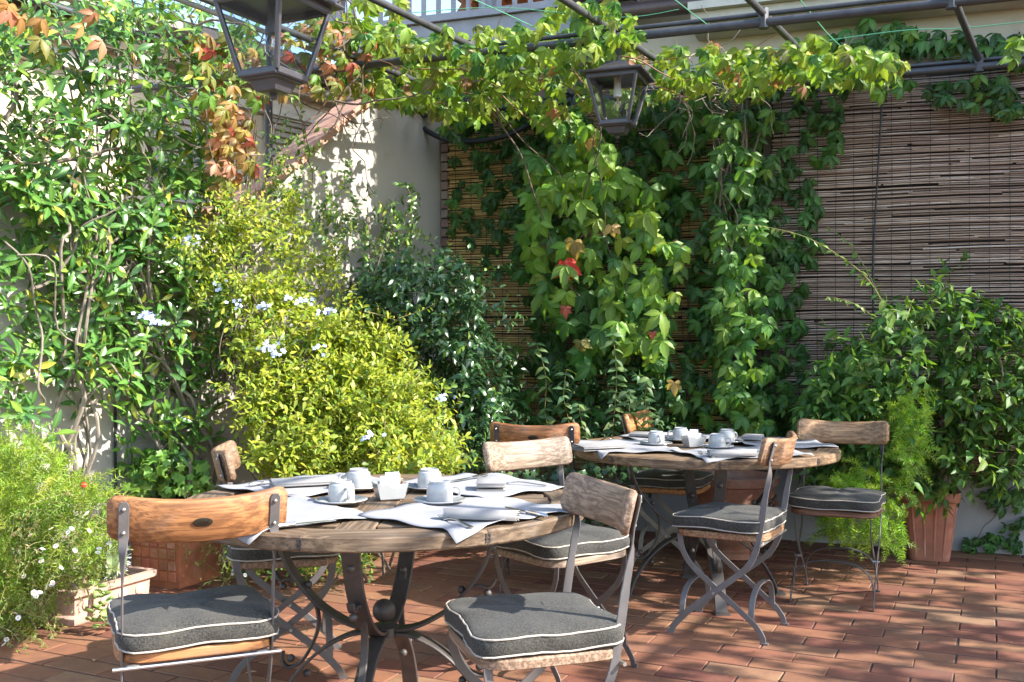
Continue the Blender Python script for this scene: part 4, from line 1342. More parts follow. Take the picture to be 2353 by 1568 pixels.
def lantern(pos, yaw, label, holder, ztop):
    r = empty('hanging_lantern', pos, yaw, label, 'lantern', 'hanging lanterns')
    obj('base', LA['base'], r); obj('finial', LA['finial'], r); obj('roof', LA['roof'], r)
    for b in LA['bars']: obj('corner_bar', b, r)
    for b in LA['rails']: obj('rail', b, r)
    for g in LA['glass']: obj('glass_pane', g, r)
    bu = obj('bulb', LA['bulb'], r); obj('filament', LA['filament'], bu)
    obj('lamp_holder', LA[holder], r)
    h = ztop - pos[2]
    m = MB(); m.tube([(0, 0, .406), (0, 0, h)], .021, 12); m.tube([(0, 0, .50), (0, 0, .53)], .026, 12)
    m.build('drop_pipe', M['pipe'], r)
    m = MB(); m.tube(smooth_path([(-.028, 0, .405), (-.034, 0, .435), (-.034, 0, .45), (-.015, 0, .457)], 4), .012, 8); m.build('cable_elbow', M['pipe_light'], r)
    m = MB(); m.tube([(-.034, .01, .455), (-.032, .01, h)], .011, 8); m.build('cable', M['pipe'], r)
    return r
p2 = onB(1419, 320, 1.49)
lantern((p2.x, p2.y, p2.z), R(-20), 'black iron and glass lantern hanging in front of the creeper', 'holder', 2.9)
p1 = at(628, 231, 3.4)
lantern((p1.x, p1.y, p1.z), R(-26), 'large near lantern hanging at the top left above the front table', 'holder_dark', 2.9)
# ------------------------------------------------------------------ pots and planters
def sq_loft(levels, p=14, n=40):
    vs = []; fs = []
    for a, b, z in levels:
        for k in range(n):
            w = 2 * math.pi * k / n + .01; c, s = math.cos(w), math.sin(w)
            r = (abs(c) ** p + abs(s) ** p) ** (-1 / p); vs.append((a * r * c, b * r * s, z))
    for i in range(len(levels) - 1):
        for k in range(n): fs.append((i * n + k, i * n + (k + 1) % n, i * n + n + (k + 1) % n, i * n + n + k))
    fs += [tuple(range(n - 1, -1, -1)), tuple((len(levels) - 1) * n + k for k in range(n))]
    m = MB(); m.add(vs, fs); return m
TC = (.47, .175, .085)
tp = empty('tiled_planter', (-1.795, 5.45, 0), R(-25), 'square terracotta planter with gridded relief behind the front left chair', 'planter')
sq_loft([(.160, .160, 0), (.163, .163, .01), (.180, .180, .40), (.184, .184, .41), (.198, .198, .415), (.200, .200, .46), (.172, .172, .46), (.167, .167, .42)], 30).build('body', M['terracotta'], tp, color=TC)
for face in (0,):
    for i in range(5):
        for j in range(6):
            w = .162 + .018 * (j + .5) / 6
            m = MB().box((0, 0, 0), (.050, .008, .050), None, .003); o = m.build('relief_tile', M['terracotta'], tp, color=tuple(c * rnd.uniform(.8, 1.1) for c in TC))
            a = -.118 + i * .059; z = .055 + j * .059
            o.location = (a, -w - .0015, z) if face == 0 else (w + .0015, a, z)
            if face: o.rotation_euler.z = R(90)
MB().box((0, 0, .425), (.31, .31, .02)).build('soil', M['soil'], tp)
tr = empty('stone_trough', (-1.99, 4.82, 0), R(66), 'low pinkish stone trough on the floor at the left edge', 'planter')
sq_loft([(.25, .145, 0), (.255, .15, .012), (.255, .15, .03), (.235, .13, .04), (.24, .135, .115), (.262, .157, .125), (.265, .16, .155), (.235, .13, .155), (.23, .125, .12)], 24).build('body', M['terracotta'], tr, color=(.52, .33, .26))
for i in range(4):
    m = MB(); m.ball((0, 0, 0), .028, 10, 6, (1, .25, 1)); o = m.build('relief_rosette', M['terracotta'], tr, color=(.55, .37, .30)); o.location = (-.16 + i * .107, -.136, .078)
MB().box((0, 0, .125), (.46, .25, .02)).build('soil', M['soil'], tr)
fp = empty('fluted_pot', (2.47, 6.02, 0), R(-20), 'tall square fluted terracotta pot at the right against the wall', 'planter')
sq_loft([(.108, .108, 0), (.112, .112, .01), (.146, .146, .335), (.150, .150, .345), (.166, .166, .352), (.170, .170, .38), (.168, .168, .405), (.148, .148, .405), (.143, .143, .37)], 7, 48).build('body', M['terracotta'], fp, color=(.40, .16, .10))
for s_ in range(4):
    for k in range(4):
        f0, f1 = .109, .1465
        x = (-.66 + k * .44)
        m = MB(); m.strap([(x * f0, -f0 - .001, .02), (x * f1, -f1 - .001, .325)], (1, 0, 0), .011, .008)
        o = m.build('flute', M['terracotta'], fp, color=(.42, .18, .115)); o.rotation_euler.z = R(90 * s_)
MB().box((0, 0, .375), (.27, .27, .02)).build('soil', M['soil'], fp)
gpc = at(1690, 1250, 6.0)
gp = empty('garland_pot', (gpc.x, 6.05, 0), 0, 'large round terracotta pot with fruit garland relief under the back table', 'planter')
m = MB(); m.lathe([(.13, 0), (.15, .01), (.15, .04), (.12, .055), (.15, .10), (.20, .17), (.215, .19), (.21, .205), (.225, .26), (.235, .36), (.24, .43), (.265, .44), (.27, .485), (.24, .49), (.23, .45)], 40); m.build('body', M['terracotta'], gp, color=(.42, .20, .13))
for k in range(6):
    for j in range(9):
        u = (j - 4) / 4; a = R(-90 + k * 60 + u * 26); z = .36 - .085 * (1 - u * u); rr_ = .232 + .012
        for q in range(2 if abs(u) < .8 else 1):
            m = MB(); m.ball((0, 0, 0), .021 * (1.15 - .35 * abs(u)), 8, 6); o = m.build('relief_fruit', M['terracotta'], gp, color=(.40, .19, .125)); o.location = (rr_ * math.cos(a), rr_ * math.sin(a), z - q * .032)
bp = empty('brown_trough', (-.28, 6.45, 0), R(-8), 'dark brown planter trough in the shade below the dark jasmine', 'planter')
sq_loft([(.40, .16, 0), (.42, .18, .46), (.44, .20, .47), (.44, .20, .52), (.41, .17, .52), (.40, .16, .48)], 24).build('body', M['terracotta'], bp, color=(.16, .08, .055))
it = empty('ivy_trough', B(.95, .42, 0), R(-20), 'terracotta trough hidden by ivy beyond the tables', 'planter')
sq_loft([(.52, .14, 0), (.54, .15, .34), (.56, .17, .35), (.56, .17, .39), (.53, .14, .39), (.52, .13, .36)], 24).build('body', M['terracotta'], it, color=(.22, .11, .075))

# ------------------------------------------------------------------ plants
G_DARK = (.038, .105, .030); G_MID = (.075, .185, .042); G_LIT = (.145, .26, .042); G_YEL = (.23, .28, .035); G_OLIVE = (.16, .17, .04)
RED = (.42, .08, .065); PINK = (.42, .20, .14); ORANGE = (.36, .20, .085); BROWN = (.25, .13, .06); STRAW = (.5, .38, .14)
nBN = np.array(BN); nLN = np.array(LN); nUP = np.array([0, 0, 1.0]); nBT = np.array(BT); nLT = np.array(LT)
def plant(name, loc, label, cat, group=None): return empty(name, (loc[0], loc[1], 0), 0, label, cat, group)
def creeper_leaf(F, p, out, size, pal, hang=1.0, face=.8):
    d = nz(np.array([0, 0, -hang]) + out * rnd.uniform(.1, .7) + rv(.35))
    n = nz(out * face + nUP * rnd.uniform(.1, .9) + SV * .35 + rv(.22))
    F.add(p, d, n, size, pick(pal))
def stems(root, lines, mat, r0=.006, r1=.002, name='stem', n=5):
    for pts in lines:
        m = MB(); stem_tube(m, pts, r0 * rnd.uniform(.6, 1.4), r1, n); local(m, root); m.build(name, M[mat], root)
def climb(base, top, wob, steps=14):
    a, b = Vector(base), Vector(top); L_ = []; steps = max(5, steps // 2)
    for k in range(steps + 1):
        t = k / steps; p = a.lerp(b, t) + Vector(rv(wob)) * (1 if 0 < k < steps else .2); L_.append(p)
    return smooth_path(L_, 4)

# --- creeper on the golden reed screen
wc = plant('wall_creeper', B(1.2, .2, 0), 'broad green creeper with one red leaf covering the golden reed screen', 'creeper')
F = Foliage(PALM)
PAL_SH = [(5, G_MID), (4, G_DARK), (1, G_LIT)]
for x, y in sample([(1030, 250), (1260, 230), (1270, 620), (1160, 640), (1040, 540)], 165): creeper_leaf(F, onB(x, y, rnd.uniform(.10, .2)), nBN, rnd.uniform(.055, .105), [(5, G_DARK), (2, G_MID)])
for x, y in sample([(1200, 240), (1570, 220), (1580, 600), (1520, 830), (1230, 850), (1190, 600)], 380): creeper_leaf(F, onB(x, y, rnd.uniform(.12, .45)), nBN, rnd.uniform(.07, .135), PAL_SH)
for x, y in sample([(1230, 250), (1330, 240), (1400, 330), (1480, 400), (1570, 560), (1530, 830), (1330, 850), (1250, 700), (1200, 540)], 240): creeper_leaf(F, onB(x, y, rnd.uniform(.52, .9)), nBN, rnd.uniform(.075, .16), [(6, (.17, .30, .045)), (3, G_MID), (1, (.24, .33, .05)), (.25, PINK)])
for x, y in sample([(1170, 790), (1560, 830), (1580, 1000), (1190, 1000), (1150, 900)], 190): creeper_leaf(F, onB(x, y, rnd.uniform(.12, .5)), nBN, rnd.uniform(.065, .10), PAL_SH)
for x, y in sample([(1010, 210), (1100, 220), (1060, 330), (1000, 290)], 30): creeper_leaf(F, onB(x, y, rnd.uniform(.2, .5)), nBN, rnd.uniform(.06, .085), PAL_SH)
for x, y, s_, c in ((1296, 628, .155, (.62, .05, .05)), (1300, 732, .07, (.5, .12, .1)), (1320, 580, .12, (.28, .2, .08)), (1500, 790, .05, (.45, .1, .09)), (1405, 545, .09, (.5, .34, .16)), (1550, 905, .08, (.45, .3, .12)), (1335, 810, .09, (.22, .2, .07)), (1355, 345, .08, (.5, .3, .12))):
    p = onB(x, y - 25, .88); F.add(p, (0, -.15, -1), (-.25, -.9, .35), s_, c)
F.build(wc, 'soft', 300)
L_ = []
for k in range(26):
    x = rnd.uniform(1200, 1560); L_.append(climb(onB(x + rnd.uniform(-60, 60), 1100, .15), onB(x, rnd.uniform(200, 500), rnd.uniform(.12, .3)), .03))
for k in range(4):
    x = rnd.uniform(1220, 1500); L_.append(climb(B(rnd.uniform(.6, 1.6), 1.1, 2.86), onB(x, rnd.uniform(500, 820), .62), .03))
stems(wc, L_, 'bark_dark', .006, .002)
# --- creeper on the brick pier
pc = plant('wall_creeper', B(2.15, .25, 0), 'tall green creeper climbing the brick pier between the screens', 'creeper')
F = Foliage(PALM)
for x, y in sample([(1560, 220), (1780, 170), (1790, 560), (1800, 800), (1850, 1005), (1550, 1005), (1600, 600)], 430): creeper_leaf(F, onB(x, y, rnd.uniform(.14, .42)), nBN, rnd.uniform(.07, .105), PAL_SH)
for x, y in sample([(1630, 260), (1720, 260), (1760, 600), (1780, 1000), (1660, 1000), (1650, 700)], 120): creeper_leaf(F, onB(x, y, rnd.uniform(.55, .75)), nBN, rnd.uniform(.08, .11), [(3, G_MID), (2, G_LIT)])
for x, y in sample([(1770, 190), (1950, 180), (1940, 300), (1890, 420), (1880, 620), (1850, 800), (1850, 1000), (1780, 1000)], 135): creeper_leaf(F, onB(x, y, rnd.uniform(.11, .18)), nBN, rnd.uniform(.065, .095), [(3, G_MID), (3, G_DARK)])
F.build(pc, 'soft', 300)
L_ = []
for k in range(22):
    x = rnd.uniform(1635, 1725); L_.append(climb(onB(rnd.uniform(1690, 1740), 1120, .12), onB(x, rnd.uniform(180, 420), rnd.uniform(.25, .5)), .035, 18))
stems(pc, L_, 'bark', .009, .004)
L_ = []
for k in range(26):
    p = onB(rnd.uniform(1560, 1640), rnd.uniform(170, 230), rnd.uniform(.6, 1.0))
    L_.append(smooth_path(wander(p, rv() + np.array([.4, 0, -.5]), rnd.uniform(.25, .7), 8, .35, .05), 2))
stems(pc, L_, 'bark', .004, .002, 'dry_twig', 4)
# --- creeper under the eaves on the right
ec = plant('wall_creeper', B(3.4, .2, 0), 'dark green creeper trailing along the top of the brown reed screen', 'creeper')
F = Foliage(PALM)
for x, y in sample([(1850, 90), (1990, 40), (2100, 60), (2353, 75), (2353, 145), (2150, 110), (1900, 165)], 95): creeper_leaf(F, onB(x, y, rnd.uniform(.05, .2)), nBN, rnd.uniform(.08, .105), PAL_SH)
for x, y in sample([(2230, 175), (2353, 150), (2353, 265), (2290, 265), (2200, 235), (2120, 215), (2120, 195)], 45): creeper_leaf(F, onB(x, y, rnd.uniform(.12, .25)), nBN, rnd.uniform(.07, .09), PAL_SH)
for x, y in ((2325, 110), (2330, 130), (2345, 90)): creeper_leaf(F, onB(x, y, 1.2), nBN, .09, [(1, G_LIT)])
F.build(ec, 'soft', 300)
stems(ec, [climb(onB(1850, 150, .12), onB(2360, 120, .12), .02), climb(onB(2100, 200, .14), onB(2360, 220, .14), .02)], 'bark_dark', .005, .002)
# --- creeper over the canopy
cc = plant('canopy_creeper', B(1.0, 1.2, 0), 'yellow-green creeper sprawling over the pergola pipes across the top', 'creeper')
F = Foliage(PALM)
CAN = [(700, 20), (760, -20), (930, -15), (960, 45), (1100, 70), (1260, 60), (1360, 0), (1440, 0), (1480, 110), (1560, 100), (1690, 100), (1800, 110), (1860, 75), (1960, 110), (2090, 125), (2095, 230), (2030, 230), (1960, 190), (1830, 215), (1740, 225), (1560, 210), (1420, 250), (1250, 290), (1060, 270), (900, 240), (780, 200)]
nacc = 0
while nacc < 800:
    x, y = sample(CAN, 1)[0]; o_ = rnd.choice((rnd.uniform(.2, .8), rnd.uniform(.8, 1.4), rnd.uniform(.9, 1.5))); p = onB(x, y, o_)
    if not (2.68 < p.z < 3.12) or (1320 < x < 1515 and 95 < y < 335 and o_ > 1.2): continue
    warm = max(0, (1000 - x) / 300)
    pal = [(5, (.20, .31, .045)), (3, (.24, .33, .05)), (2, G_MID), (1.0, G_OLIVE), (.25 + warm, PINK), (.15 + warm * .7, ORANGE)]
    d = nz(np.array([0, 0, -1.0]) + nBN * rnd.uniform(-.1, .5) + rv(.28)); n = nz(nBN * .7 + nUP * rnd.uniform(.1, .8) + SV * .5 + rv(.3))
    F.add(p, d, n, rnd.uniform(.062, .095), pick(pal)); nacc += 1
for poly, n_ in (([(930, 60), (1240, 60), (1260, 0), (1440, -10), (1490, 100), (1300, 140), (930, 130)], 110), ([(640, 0), (930, -10), (930, 100), (700, 100)], 70)):
    for x, y in sample(poly, n_):
        p = onB(x, y, rnd.uniform(1.5, 1.85))
        if p.z > 3.25: continue
        F.add(p, nz(np.array([0, 0, -1.0]) + nBN * rnd.uniform(-.1, .5) + rv(.28)), nz(nBN * .7 + nUP * .5 + SV * .5 + rv(.3)), rnd.uniform(.055, .095), pick([(5, (.20, .31, .045)), (3, (.24, .33, .05)), (2, G_MID), (1, G_OLIVE)] + ([(3, PINK), (2, ORANGE)] if x < 800 else [])))
F.build(cc, 'soft', 300)
L_ = []
for k in range(44):
    p = B(rnd.uniform(-.6, 1.9), rnd.uniform(.5, 1.5), rnd.uniform(2.84, 2.96))
    L_.append(smooth_path(wander(p, nBT * rnd.choice((-1, 1)) + rv(.25), rnd.uniform(.4, .9), 9, .18, .03), 2))
stems(cc, L_, 'redstem', .004, .0018, 'stem', 4)
# --- reddening creeper on the left
rc = plant('reddening_creeper', L(1.7, .5, 0), 'creeper turning red and orange around the near lantern', 'creeper')
F = Foliage(PALM)
AUT = [(2.5, PINK), (1.6, RED), (2.2, ORANGE), (4, G_OLIVE), (4.5, G_LIT), (1, STRAW), (1, BROWN)]
for x, y in sample([(430, 70), (700, 30), (900, 90), (910, 200), (840, 240), (700, 220), (600, 230), (560, 260), (500, 260), (430, 250)], 190): creeper_leaf(F, onL(x, y, rnd.uniform(.2, .9)), nLN, rnd.uniform(.055, .085), AUT)
for x, y in sample([(490, 250), (580, 250), (590, 380), (560, 440), (510, 450), (490, 350)], 60): creeper_leaf(F, onL(x, y, rnd.uniform(.35, .6)), nLN, rnd.uniform(.06, .09), [(3, PINK), (3, ORANGE), (1, RED), (2, G_OLIVE), (1, STRAW)])
for x, y in ((25, 25), (50, 40), (95, 90), (110, 120), (95, 45), (215, 30), (235, 95), (190, 60), (20, 10)): creeper_leaf(F, onL(x, y, .7), nLN, .085, [(1, ORANGE), (1, PINK), (1, G_OLIVE)])
F.build(rc, 'soft', 300)
L_ = []
for k in range(40):
    p = onL(rnd.uniform(430, 880), rnd.uniform(40, 240), rnd.uniform(.3, .8)); L_.append(smooth_path(wander(p, rv(), rnd.uniform(.3, .9), 8, .3, .03), 2))
for k in range(12): L_.append(climb(onL(rnd.uniform(500, 560), 900, .25), onL(rnd.uniform(500, 600), rnd.uniform(200, 330), .4), .03))
stems(rc, L_, 'bark_dark', .0055, .002, 'stem', 4)
# --- glossy climber on the left wall
jc = plant('glossy_climber', L(3.0, .3, 0), 'large glossy-leaved climber covering the left garden wall', 'climber')
F = Foliage(ELL)
PJ = [(5, (.085, .205, .042)), (4, (.06, .16, .036)), (2.5, (.17, .29, .045)), (.5, (.35, .36, .05)), (.12, ORANGE)]
def ros(polys, n, o0, o1, size=.084):
    for x, y in sample(polys, n):
        p = np.array(onL(x, y, rnd.uniform(o0, o1)))
        rosette(F, p, nLN * .75 + nUP * rnd.uniform(.1, .9) + rv(.4), rnd.randint(5, 9), size * rnd.uniform(.8, 1.2), PJ)
ros([(-40, -20), (560, -20), (600, 120), (520, 260), (300, 300), (0, 220), (-40, 180)], 230, .1, .6)
ros([(-40, 250), (140, 240), (250, 270), (520, 280), (520, 420), (560, 520), (540, 760), (500, 1000), (400, 1060), (330, 900), (190, 860), (150, 660), (150, 480), (-40, 450)], 420, .08, .42)
ros([(-40, 450), (150, 470), (200, 700), (210, 900), (120, 1000), (-40, 880)], 85, .06, .28)
ros([(200, 880), (340, 890), (430, 1070), (330, 1090)], 20, .06, .2)
F.build(jc, 'glossy', 300)
L_ = []
for k in range(18):
    x = rnd.uniform(-20, 540); L_.append(climb(onL(rnd.choice((rnd.uniform(380, 500), rnd.uniform(150, 190))), 1150, .15), onL(x, rnd.uniform(0, 600), rnd.uniform(.08, .4)), .05, 16))
for k in range(22):
    p = onL(rnd.uniform(0, 520), rnd.uniform(50, 900), rnd.uniform(.05, .3)); L_.append(smooth_path(wander(p, nLT * rnd.choice((-1, 1)) + rv(.6), rnd.uniform(.3, .9), 8, .3, .0), 2))
stems(jc, L_, 'bark', .011, .004, 'branch', 6)
L_ = []
for k in range(60):
    p = onL(rnd.uniform(0, 560), rnd.uniform(20, 420), rnd.uniform(.05, .5)); L_.append(smooth_path(wander(p, rv(), rnd.uniform(.2, .6), 7, .4, .0), 2))
stems(jc, L_, 'bark_dark', .003, .0015, 'twig', 4)
# --- small-leaved runners on the lit wall
kc = plant('wall_runner', L(.9, .1, 0), 'sparse round-leaved runners scrambling up the sunlit end wall', 'climber')
F = Foliage(OVATE); SM = []
for k in range(30):
    x0 = rnd.uniform(660, 1000); y0 = rnd.uniform(520, 640); x1 = x0 + rnd.uniform(-150, 90); y1 = rnd.uniform(300, 540) if x0 < 880 else rnd.uniform(420, 560)
    x1 = min(x1, 940)
    pts = climb(onL(x0, y0, rnd.uniform(.08, .4)), onL(x1, y1, rnd.uniform(.05, .35)), .045, 9); SM.append(pts)
    for i in range(1, len(pts)):
        if rnd.random() < .15: continue
        d = np.array(pts[i] - pts[i - 1]); s_ = nz(np.cross(d, nLN))
        for q in (-1, 1): F.add(pts[i], nz(s_ * q + nz(d) * .5 + nLN * .3 + rv(.2)), nz(nLN + nUP * .6 + rv(.3)), rnd.uniform(.03, .05), pick([(4, (.055, .13, .032)), (3, G_LIT), (1, G_YEL)]))
for x, y in sample([(630, 250), (700, 250), (730, 300), (680, 400), (640, 420)], 22): sprig(F, onL(x, y, rnd.uniform(.15, .5)), nLN * .5 + rv(), 6, .14, .045, [(4, (.07, .15, .035)), (3, G_LIT), (1, G_YEL)])
F.build(kc, 'glossy', 300)
stems(kc, SM, 'tendril', .0022, .0014, 'runner', 4)
# --- yellow-green plumbago
yc = plant('plumbago_bush', (-.95, 5.35, 0), 'yellow-green bush with pale blue flowers behind the front table', 'bush')
F = Foliage(SPAT)
PY = [(5, (.29, .335, .036)), (4, (.22, .29, .036)), (2, (.37, .40, .05)), (1.4, (.11, .19, .032))]
PYP = [(420, 560), (480, 520), (540, 480), (610, 440), (650, 470), (690, 540), (760, 620), (830, 700), (900, 790), (960, 880), (1000, 960), (1040, 1095), (560, 1105), (530, 960), (540, 780), (470, 700)]
SMB = MB()
for x, y in sample(PYP, 360) + sample([(700, 760), (860, 760), (1000, 960), (1045, 1095), (640, 1095)], 170):
    if y < 660 and rnd.random() < .6: continue
    om = .38 + .62 * max(0, (y - 450) / 650) * (1 if x > 520 else .7)
    om += .8 * max(0, (x - 600) / 400) * max(0, (y - 500) / 600)
    c0 = np.array(onL(x, y, om * rnd.uniform(.6, .98))); ax = nLN * .45 + np.array([.1, -.45, .55]) + rv(.3); pal = [(w_ * rnd.uniform(.3, 1.7), c_) for w_, c_ in PY]
    for q in range(rnd.randint(4, 8)):
        sprig(F, c0 + rv(.035), nz(ax) + rv(.55), rnd.randint(5, 9), rnd.uniform(.08, .15), rnd.uniform(.036, .056), pal, SM=SMB if rnd.random() < .5 else None, r=.0014)
for x, y in sample([(380, 520), (560, 440), (640, 430), (700, 520), (560, 700), (420, 640)], 55):
    sprig(F, onL(x, y, rnd.uniform(.4, .75)), nLN * .6 + nUP * .5 + rv(.5), 7, .11, .036, PY)
for x, y in sample([(520, 1240), (700, 1270), (860, 1290), (850, 1320), (640, 1325), (540, 1330)], 170):
    sprig(F, at(x, y, rnd.uniform(5.1, 5.5)), np.array([0, -.5, .5]) + rv(.5), 6, .09, .035, [(3, (.25, .31, .04)), (3, G_MID)])
for k in range(26):   # spiky shoots past the outline
    x, y = rnd.choice(((980, 750), (1000, 990), (930, 760), (900, 730), (620, 440), (560, 500), (1040, 1000), (860, 700), (500, 480)))
    sprig(F, onL(x + rnd.uniform(-25, 25), y + rnd.uniform(-20, 20), rnd.uniform(.5, 1.0)), np.array([.9, -.1, .35]) + rv(.35), 11, .22, .032, PY, SM=SMB)
F.build(yc, 'soft', 300)
local(SMB, yc).build('twigs', M['tendril'], yc)['kind'] = 'stuff'
L_ = [climb(Vector((-.95 + rnd.uniform(-.3, .3), 5.5 + rnd.uniform(-.2, .2), 0)), onL(rnd.uniform(480, 960), rnd.uniform(520, 950), rnd.uniform(.3, .7)), .05) for k in range(16)]
stems(yc, L_, 'bark_dark', .007, .003, 'stem')
def flower_cluster(root, p, n, rad, pet, mat, seed):
    r = random.Random(seed); m = MB()
    for k in range(n):
        c = Vector(p) + Vector((r.gauss(0, rad), r.gauss(0, rad * .6), r.gauss(0, rad * .6)))
        nn = Vector((r.gauss(.1, .4), -1 + r.gauss(0, .3), r.gauss(.5, .4))).normalized(); a = nn.orthogonal().normalized(); b = nn.cross(a)
        for q in range(5):
            w = q * 2 * math.pi / 5; d_ = a * math.cos(w) + b * math.sin(w); e = nn.cross(d_)
            m.add([c, c + d_ * pet * .6 + e * pet * .35, c + d_ * pet + nn * pet * .1, c + d_ * pet * .6 - e * pet * .35], [(0, 1, 2, 3)])
    local(m, root); return m.build('flower_cluster', M[mat], root, smooth=False)
for k, (x, y, n) in enumerate(((330, 728, 16), (360, 742, 12), (425, 550, 14), (440, 562, 10), (612, 798, 12), (635, 812, 12), (705, 688, 9), (745, 720, 9), (603, 705, 9), (662, 688, 7), (1015, 915, 10), (850, 1000, 7), (735, 800, 6), (540, 700, 6), (500, 655, 6))):
    om = .44 + .62 * max(0, (y - 450) / 650) + .8 * max(0, (x - 600) / 400) * max(0, (y - 500) / 600)
    flower_cluster(yc, onL(x, y, om * (1.05 if x > 520 else .85)), n, .022, .0125, 'petal_blue', 70 + k)
# --- dark star jasmine in the corner
sc_ = plant('dark_jasmine', (-.25, 6.4, 0), 'dark glossy evergreen shrub in the shaded corner', 'shrub')
F = Foliage(OVATE)
PD = [(6, (.03, .08, .034)), (4, (.04, .105, .04)), (1.2, (.055, .13, .035)), (.4, (.14, .24, .04))]
SJ = [(790, 660), (850, 620), (920, 600), (1010, 600), (1090, 620), (1100, 760), (1140, 880), (1165, 960), (1140, 1060), (1090, 1090), (1040, 1100), (1020, 950), (920, 800), (830, 720)]
for x, y in sample(SJ, 680): sprig(F, at(x, y, rnd.uniform(5.75, 6.75)), np.array([.2, -.7, .25]) + rv(.55), rnd.randint(5, 7), .14, rnd.uniform(.055, .078), PD, droop=.08)
for k in range(6): sprig(F, at(rnd.uniform(850, 1080), rnd.uniform(590, 640), 6.2), np.array([.4, -.2, .6]) + rv(.4), 9, .3, .042, [(2, G_LIT), (2, G_MID)], droop=.05)
for k in range(40): sprig(F, at(rnd.uniform(1040, 1160), rnd.uniform(640, 1000), 6.2), np.array([.8, -.3, .0]) + rv(.4), 7, .2, .05, PD, droop=.1)
F.build(sc_, 'dark', 300)
stems(sc_, [climb(Vector((-.3 + rnd.uniform(-.2, .2), 6.45, .3)), at(rnd.uniform(820, 1080), rnd.uniform(600, 950), 6.4), .04) for k in range(12)], 'bark_dark', .008, .003)
m = MB(); m.tube([at(868, 690, 6.5), at(845, 500, 6.6)], .012, 6); local(m, sc_).build('cane', M['bark'], sc_)
# --- pale rose shoots
rs = plant('rose_bush', B(1.1, .8, 0), 'pale blue-green leafy shoots rising in front of the creeper', 'bush')
F = Foliage(OVATE); SM = []
for x0, y0, x1, y1 in ((1300, 1010, 1235, 790), (1310, 1000, 1300, 850), (1420, 1000, 1410, 770), (1440, 1010, 1490, 870), (1380, 1010, 1330, 930), (1500, 1010, 1440, 900)):
    pts = climb(onB(x0, y0 + 150, .75), onB(x1, y1, .95), .02, 10); SM.append(pts)
    for i in range(5, len(pts)):
        for q in (-1, 1): F.add(pts[i], nz(np.array([q * .9, -.3, -.25]) + rv(.3)), nz(np.array([0, -.6, .7]) + rv(.3)), rnd.uniform(.05, .075), pick([(3, (.11, .19, .09)), (2, (.15, .23, .08)), (1, (.07, .15, .06))]))
for x, y in sample([(1280, 860), (1320, 880), (1500, 860), (1560, 950), (1480, 1000), (1300, 990)], 60): sprig(F, onB(x, y, rnd.uniform(.45, .8)), np.array([0, -.6, .3]) + rv(.5), 6, .14, .05, [(3, (.06, .14, .06)), (1, (.11, .19, .09))])
F.build(rs, 'soft', 300); stems(rs, SM, 'tendril', .004, .002)
# --- broad shrub in the fluted pot
bs = plant('potted_shrub', (2.47, 6.02), 'leafy green shrub with arching shoots growing from the fluted pot', 'shrub')
F = Foliage(OVATE)
PB = [(5, (.085, .19, .045)), (3, (.055, .13, .038)), (2.6, (.16, .27, .05))]
BSH = [(1860, 1010), (1900, 860), (1960, 800), (2020, 760), (2060, 690), (2180, 650), (2260, 690), (2370, 720), (2370, 1060), (2260, 1085), (2160, 1125), (2080, 1080), (1950, 1110), (1880, 1080)]
SMB = MB()
for x, y in sample(BSH, 520):
    cx = (x - 2130) / 260; edge = math.sqrt(max(0, 1 - min(1, cx * cx * .9)))
    o_ = rnd.uniform(.12, .32 + (.62 if cx < 0 else .35) * edge)
    sprig(F, onB(x, y, o_), nBN * .6 + nBT * cx * .6 + nUP * .1 + rv(.35), rnd.randint(6, 9), rnd.uniform(.16, .26), rnd.uniform(.068, .098), PB, droop=.14, SM=SMB if rnd.random() < .3 else None, r=.0018)
for x, y in sample([(1850, 1010), (1890, 860), (2020, 760), (2070, 900), (2050, 1010), (1950, 1080)], 80):
    sprig(F, onB(x, y, rnd.uniform(.4, .95)), nBN * .6 - nBT * .4 + rv(.35), rnd.randint(6, 9), rnd.uniform(.16, .24), rnd.uniform(.062, .09), PB, droop=.14)
for line in ([(2060, 760, .6), (2000, 650, .65), (1930, 590, .7), (1850, 545, .75), (1760, 522, .8), (1705, 517, .85)], [(2050, 780, .5), (1990, 715, .6), (1940, 690, .65), (1900, 683, .7)], [(2030, 700, .3), (1990, 620, .25), (1950, 560, .2), (1900, 520, .15)], [(2090, 760, .6), (2140, 700, .6), (2190, 655, .6)], [(2150, 760, .3), (2230, 700, .3), (2300, 685, .3)], [(2040, 800, .5), (1970, 780, .55), (1910, 775, .6)]):
    pts = smooth_path([onB(*q) for q in line], 8)
    SMB.tube(pts, [.0045 - .003 * i / len(pts) for i in range(len(pts))], 5)
    for i in range(2, len(pts), 1):
        if i % 2 and rnd.random() < .3: continue
        F.add(pts[i], nz(np.array([rnd.choice((-1, 1)) * .8, -.4, -.5]) + rv(.3)), nz(np.array([0, -.5, .8]) + rv(.3)), rnd.uniform(.04, .06) * (1.15 - .6 * i / len(pts)), pick([(3, G_LIT), (2, (.16, .24, .045)), (1, G_MID)]))
F.build(bs, 'soft', 300)
local(SMB, bs).build('twigs', M['tendril'], bs)['kind'] = 'stuff'
stems(bs, [climb(Vector((2.47 + rnd.uniform(-.04, .04), 6.02 + rnd.uniform(-.04, .04), .37)), onB(rnd.uniform(1980, 2330), rnd.uniform(780, 1000), rnd.uniform(.3, .7)), .03) for k in range(12)], 'bark', .013, .004)
